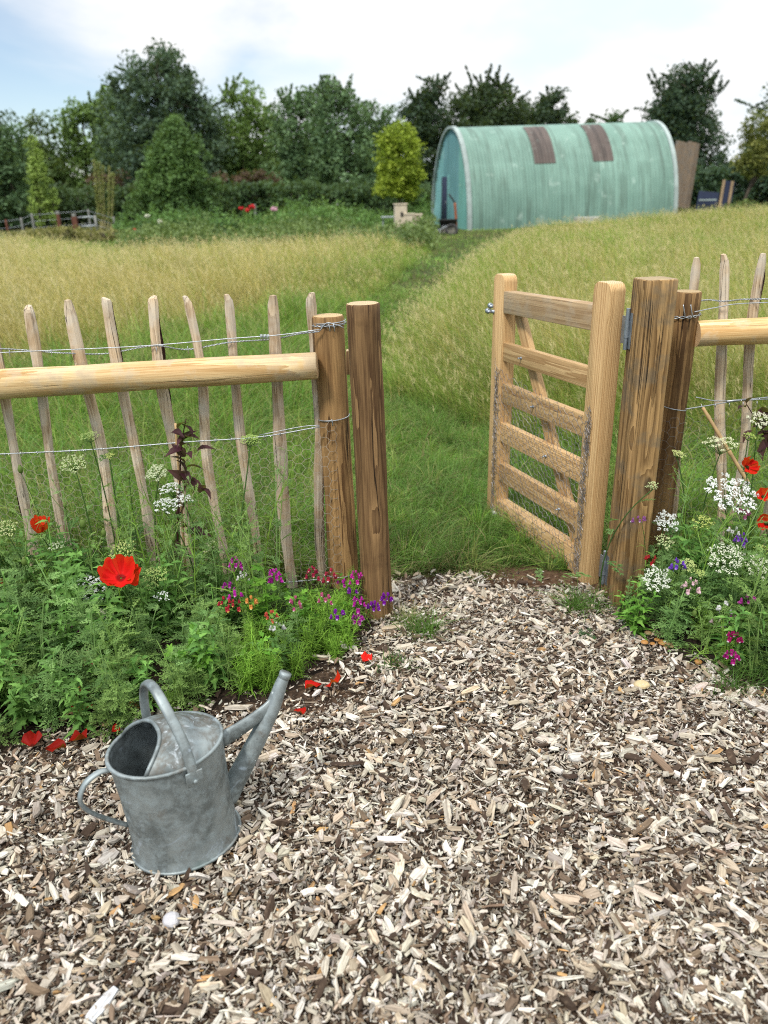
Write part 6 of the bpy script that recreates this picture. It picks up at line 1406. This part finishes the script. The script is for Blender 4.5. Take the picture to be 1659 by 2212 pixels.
def petalT(seed, wide=1.0, cup=.5, ruff=.15, nu=9, nv=13):
    r2 = np.random.default_rng(seed); ph = r2.uniform(0, 6, 4); V = []; F = []
    for i in range(nu):
        u = i/(nu-1)
        for j in range(nv):
            a = (-1+2*j/(nv-1)); an_ = a*.85*wide; r_ = (.06+.94*u)*(1-.10*a*a)*(1+.05*math.sin(a*7+ph[0])*u)
            V.append((r_*math.cos(an_), r_*math.sin(an_), cup*u*u*.8+ruff*u*u*(math.sin(a*6+ph[1])+.6*math.sin(a*11+ph[2]))+.15*abs(a)*u*cup))
    for i in range(nu-1):
        for j in range(nv-1): F.append((i*nv+j, i*nv+j+1, (i+1)*nv+j+1, (i+1)*nv+j))
    C = np.ones((len(V), 3)); C[:nv*2] *= .35
    return (np.array(V), None, np.array(F), C)
PCOL = np.array((.72, .012, .010))
def poppy(px, py, Y, R, label, seed, npet=5, cup=.6, face=(0, -.5, .8), col=PCOL, centre=True, stem=True):
    r2 = np.random.default_rng(seed); hd = W(px, py, Y); b = base_for(hd, seed); t = thing('poppy', b, label, 'poppy', FG['poppy']); n = np.array(face, float); n /= np.linalg.norm(n); Mh = axes(n[None])[0]
    if stem: stemfor(t, hd-n*.008, .0030, .0020, seed=seed, leaf=PINN, n=4, lsize=.10, lc=PC['lance'])
    for k in range(npet):
        a = k*2*PI/npet*(1 if npet < 5 else 2)+r2.normal(0, .15); Mp = Mh@rotz(np.array([a]))[0]@roty(np.array([-r2.uniform(.0, .35)]))[0]; s = R*r2.uniform(.85, 1.1)
        G().inst(petalT(seed*7+k, r2.uniform(.9, 1.15), cup*r2.uniform(.7, 1.2)), (Mp*s)[None], [hd+n*.001*k], [col*r2.uniform(.85, 1.15)]).obj('petal', MAT['petal'], t, True)
    if centre:
        g = G(); g.inst(SPH8, (Mh*np.array([.18, .18, .2])*R)[None], [hd+n*R*.15], [np.array((.05, .07, .02))]); m = 26; a = r2.uniform(0, 6.28, m); q = hd+(np.stack([np.cos(a)*.3, np.sin(a)*.3, .15+0*a], 1)*R)@Mh.T; edges(g, np.repeat((hd+n*R*.03)[None], m, 0), q, .0007, 3, np.full((m, 3), .012)); g.obj('flower_centre', MAT['petal'], t)
    return t
poppy(85, 1150, 2.66, .040, 'red poppy seen from the side in front of the second stake', 1500, 4, 1.5, (.25, -.15, .95), centre=False)
poppy(262, 1250, 2.40, .072, 'big ragged red poppy, largest bloom of the left bed', 1503, 7, .75, (.15, -.45, .8), centre=False)
poppy(1612, 1010, 2.76, .036, 'red poppy beside the leaning bamboo cane in the right bed', 1506, 5, .8, (.2, -.75, .5))
poppy(1648, 1074, 2.70, .034, 'red poppy cut by the right edge, upper of two', 1509, 4, 1.0, (-.3, -.6, .5))
poppy(1655, 1132, 2.66, .036, 'red poppy cut by the right edge, lower of two', 1512, 4, 1.0, (-.4, -.6, .5), PCOL*.85)
poppy(0, 1262, 2.5, .018, 'sliver of red poppy at the left edge beside the dark leaves', 1515, 4, 1.0, (.3, -.5, .7))
def fallen(px, py, R, n, label, seed, z=.03, col=PCOL, cup=.35):
    R *= 1.12; z = max(z, .045); r2 = np.random.default_rng(seed); p = Wz(px, py, z); g = G()
    for k in range(n):
        Mp = rotz(np.array([r2.uniform(0, 6)]))[0]@rotx(np.array([r2.normal(0, .35)]))[0]@roty(np.array([r2.normal(.0, .25)]))[0]
        Mp = Mp*np.array([1.25, .85, .9]); g.inst(petalT(seed+k, r2.uniform(1.0, 1.3), cup, .20), (Mp*R*r2.uniform(.8, 1.15))[None], [p+np.array([(k-(n-1)/2)*R*.6+r2.normal(0, R*.15)-R*.5, r2.normal(0, R*.25), .002*k])], [col*r2.uniform(.75, 1.1)])
    o = g.obj('fallen_petal' if n == 1 else 'fallen_petals', MAT['petal'], None, True, origin=p); return tag(o, label, 'petal', 'fallen poppy petals')
for q in [(127, 1612, .050, 3, 'heap of dark red fallen petals on the bark left of the can', 1600, .03, PCOL*.38), (187, 1531, .030, 2, 'deep red fallen petals next to the brown mushrooms', 1603, .05, PCOL*.8), (250, 1582, .020, 1, 'small red fallen petal above the can rim', 1606, .02, PCOL*.8),
          (300, 1450, .026, 2, 'dark red petals lying in the shade behind the can handle', 1609, .06, PCOL*.6), (481, 1446, .012, 1, 'tiny red petal on the soil left of the can spout tip', 1612, .05, PCOL), (723, 1472, .046, 2, 'bright red fallen petal pair on the bark right of the can spout', 1615, .035, PCOL),
          (650, 1531, .026, 1, 'crimson fallen petal near the spout of the can', 1618, .03, PCOL*.8), (797, 1428, .034, 1, 'flat red petal next to the small grass tuft on the bark', 1621, .03, PCOL), (1510, 1340, .02, 1, 'dark red petal low among the right bed leaves', 1624, .08, PCOL*.6)]: fallen(*q)
def budT(): return SPH8
for k, (px, py, Y, r_, lab) in enumerate([(44, 1014, 2.72, .014, 'large green bud in front of the leftmost stake'), (179, 1131, 2.62, .017, 'hanging green bud left of the fourth stake'), (224, 1151, 2.60, .013, 'upright green bud right of the hanging one'), (374, 1163, 2.62, .013, 'green bud beside the foot of the bamboo cane'),
        (278, 1029, 2.74, .010, 'small pale bud in front of the netting between stakes'), (52, 1214, 2.48, .013, 'green bud at the far left below the red poppy'), (140, 1092, 2.70, .010, 'small bud over the leaves beside the third stake'), (1500, 1325, 2.4, .012, 'pale green bud low in the right bed')]):
    hd = W(px, py, Y); t = thing('flower_bud', base_for(hd, 1700+k), lab, 'bud', FG['bud']); stemfor(t, hd-np.array([0, 0, r_]), .0024, .0016, seed=1700+k)
    g = G(); g.inst(SPH8, np.diag([r_*.72, r_*.72, r_*1.15])[None], [hd], [np.array((.17, .26, .06))]); g.inst(SPH6, np.diag([r_*.35, r_*.35, r_*.3])[None], [hd+[0, 0, r_*1.1]], [np.array((.25, .30, .10))]); g.obj('bud_head', MAT['leaf'], t, True)
# dark leaved shrubs with their canes
def shrub(pts, Y, leaves, label, seed):
    r2 = np.random.default_rng(seed); P = spline([W(x, y, Y) for x, y in pts], 24); P[0][2] = .02 if P[0][2] < .3 else P[0][2]
    t = thing('dark_leaved_shrub', tuple(P[0]), label, 'shrub'); G().addT(tubeT(P, np.linspace(.0045, .0018, 24), 6), (.07, .025, .025)).obj('stem', MAT['leaf'], t, True); g = G()
    T = lanceT(.26, 8, .06, .35, .45)
    for k, (x, y, s, dx, dz) in enumerate(leaves):
        p = W(x, y, Y); d = np.array([[dx, -.35+r2.normal(0, .3), dz]]); g.inst(T, leafM(d, r2.normal(0, .6, 1))*s, p[None], [np.array((.055, .016, .026))*r2.uniform(.7, 1.6)])
    g.obj('leaves', MAT['leaf'], t); return t
r2 = np.random.default_rng(1800); lv = []
for y in np.linspace(918, 1040, 17): lv.append((395+r2.normal(0, 9), y, r2.uniform(.055, .085), r2.choice([-1, 1])*r2.uniform(.3, 1), r2.uniform(-.6, .9)))
lv += [(425, 975, .07, 1, .35), (408, 1030, .075, .3, -.8), (435, 1055, .06, .9, -.3), (430, 1065, .06, .4, .6), (395, 1140, .09, .8, .35), (400, 1150, .10, .9, .1), (390, 1125, .08, .1, .9), (380, 1165, .08, -.2, -.9), (372, 1180, .08, .1, -.8), (385, 1200, .07, -.5, -.5), (400, 1060, .06, -.6, -.5)]
shrub([(388, 1250), (384, 1150), (388, 1050), (392, 960), (402, 905)], 2.80, lv, 'dark purple leaved shrub tied to a cane in the left bed', 1801)
lv = [(1652+r2.normal(0, 12), y, r2.uniform(.05, .075), r2.choice([-1, 1])*r2.uniform(.3, 1), r2.uniform(-.6, .6)) for y in np.linspace(885, 965, 12)] + [(1610, 880, .05, -.8, .3), (1612, 872, .05, .3, .8), (1625, 930, .06, -.6, -.4), (1635, 940, .07, .6, .2)]
shrub([(1668, 1200), (1664, 1050), (1655, 950), (1612, 872)], 2.92, lv, 'dark purple leaved shrub at the right edge behind the red poppy', 1802)
def cane(a, b, Y0, Y1, label, r_=.0062):
    p, q = W(*a, Y0), W(*b, Y1); t = thing('bamboo_cane', tuple(q), label, 'cane'); pts = np.linspace(0, 1, 25)[:, None]*(p-q)+q; rr = np.full(25, r_)*np.linspace(1.05, .9, 25); rr[[4, 10, 16, 21]] *= 1.22
    G().addT(tubeT(pts, rr, 8)).obj('culm', MAT['cane'], t, True)
cane((379, 914), (402, 1250), 2.83, 2.80, 'upright bamboo cane supporting the dark leaved shrub', .0052)
cane((1518, 880), (1618, 1046), 2.97, 2.82, 'leaning bamboo cane between the right fence and the red poppy', .0075)
# mushrooms
MAT['mush'] = plain('mushroom_cap', (.45, .22, .065), .5, var=.4, sc=60); MAT['mushs'] = plain('mushroom_stalk', (.40, .30, .18), .7, sc=60); MAT['mushp'] = plain('mushroom_cap_pale', (.34, .22, .11), .6, var=.3, sc=60)
def mushrooms(px, py, n, spread, r0, label, seed, mat='mush'):
    r2 = np.random.default_rng(seed); c = Wz(px, py, .04); c[2] = .012; t = thing('mushroom_cluster', tuple(c), label, 'mushrooms', 'mushrooms at the bed edges')
    for k in range(n):
        a = r2.uniform(0, 6.28); q = spread*math.sqrt(r2.random()); r_ = r0*r2.uniform(.65, 1.15); h = .026+r_*.8+.02*(1-q/max(spread, 1e-6)); x, y = c[0]+q*math.cos(a), c[1]+q*math.sin(a)*.8
        g = G().addT(tubeT([(c[0]+(x-c[0])*.5, c[1]+(y-c[1])*.5, .0), (x, y, h)], [.0038, .003], 7)); g.obj('stalk', MAT['mushs'], t, True)
        V = []; 
        for i in range(7):
            th = PI*.5*i/6
            for j in range(12): V.append((x+r_*math.sin(th)*math.cos(j*PI/6), y+r_*math.sin(th)*math.sin(j*PI/6), h+r_*.55*math.cos(th)-r_*.05))
        for j in range(12): V.append((x+r_*.3*math.cos(j*PI/6), y+r_*.3*math.sin(j*PI/6), h-.001))
        i = np.arange(7)[:, None]*12; j = np.arange(12)[None]; G().add(V, None, np.stack([i+j, i+12+j, i+12+(j+1) % 12, i+(j+1) % 12], 2).reshape(-1, 4)).obj('cap', MAT[mat], t, True)
mushrooms(176, 1500, 14, .040, .018, 'tight clump of brown mushrooms in the shade left of the can handle', 1900); mushrooms(284, 1521, 9, .026, .013, 'golden brown mushroom clump right beside the can handle', 1901); mushrooms(158, 1547, 5, .045, .014, 'few scattered tan mushrooms above the heap of dark petals', 1902, 'mushp'); mushrooms(224, 1557, 2, .02, .012, 'two tan mushrooms just left above the can rim', 1903, 'mushp')
mushrooms(1392, 1391, 1, .002, .022, 'single orange brown mushroom at the foot of the right bed', 1904); mushrooms(1421, 1388, 4, .020, .016, 'orange mushroom group in the middle of the right bed edge', 1905); mushrooms(1444, 1392, 6, .022, .010, 'small brown mushrooms right of the orange group', 1906, 'mushp'); mushrooms(1502, 1428, 2, .012, .014, 'pair of orange mushrooms apart on the bark by the right bed', 1907); mushrooms(1400, 1368, 1, .002, .016, 'single tan mushroom under the leaves of the right bed', 1908, 'mushp')
# leafy plants that stand out by themselves
def single(kind, px, py, s, label, seed, cat='plant', name='leafy_plant', z=.02):
    p = Wz(px, py, z); t = thing(name, tuple(p), label, cat); T = plantT(kind, seed, .42); g = G(); g.inst(T, (np.diag([s, s, s]))[None], [p], None); g.obj('foliage', MAT['leaf'], t); return t
single('lob', 588, 1400, .80, 'bright green lobed leaf plant under the magenta toadflax', 2000); single('lob', 655, 1405, .62, 'second bright lobed leaf plant, right of the first', 2001); single('fresh', 1368, 1372, .50, 'fresh green serrated plant at the corner of the right bed', 2002); single('fresh', 1345, 1350, .34, 'smaller serrated plant at the foot of the hinge post', 2003)
def tuft(px, py, n, h, label, seed, c1=(.13, .25, .05), wid=.004, sp=.03):
    r2 = np.random.default_rng(seed); p = Wz(px, py, .02); P = p+np.stack([r2.normal(0, sp, n), r2.normal(0, sp*.7, n), 0*r2.random(n)-.01], 1); g = G()
    blades(g, P, h*r2.uniform(.5, 1.2, n), wid*r2.uniform(.6, 1.3, n), r2.uniform(0, 6.28, n), np.abs(r2.normal(.9, .4, n)), np.array((.05, .11, .02))*np.ones((n, 3)), np.array(c1)*r2.uniform(.7, 1.3, (n, 1)), 3)
    o = g.obj('grass_tuft', MAT['grass'], origin=p); return tag(o, label, 'grass tuft')
tuft(912, 1372, 170, .13, 'larger grass tuft growing from the bark beside the single gate post', 2100); tuft(850, 1440, 110, .075, 'low spreading grass tuft beside the flat red petal', 2101, (.09, .19, .05), .0042, .022)
tuft(1240, 1318, 120, .16, 'grass tuft at the foot of the gate hinge stile', 2102); tuft(1290, 1320, 70, .12, 'thin grass tuft between gate and hinge post', 2103); tuft(880, 1345, 90, .11, 'dry yellowish grass tuft right behind the single gate post', 2104, (.34, .33, .14))
tuft(1620, 1475, 150, .16, 'fine narrow leaved tuft at the edge of the right bed', 2106, (.12, .25, .05), .003, .05); tuft(1575, 1500, 60, .13, 'thin trailing tuft below the crimson toadflax', 2107, (.13, .26, .06), .003, .03)
g = G(); r2 = np.random.default_rng(2200); p = Wz(1262, 1384, .02); n = 60; a = r2.uniform(0, 6.28, n); d = np.stack([np.cos(a), np.sin(a), r2.uniform(.1, .7, n)], 1); q = p+np.stack([r2.normal(0, .028, n), r2.normal(0, .018, n), r2.uniform(0, .015, n)], 1); g.inst(PINN, leafM(d)*r2.uniform(.018, .034, (n, 1, 1)), q, np.array((.06, .14, .05))*r2.uniform(.7, 1.3, (n, 1)))
tag(g.obj('weed', MAT['leaf'], origin=p), 'small creeping green weed on the bark between the posts', 'weed')
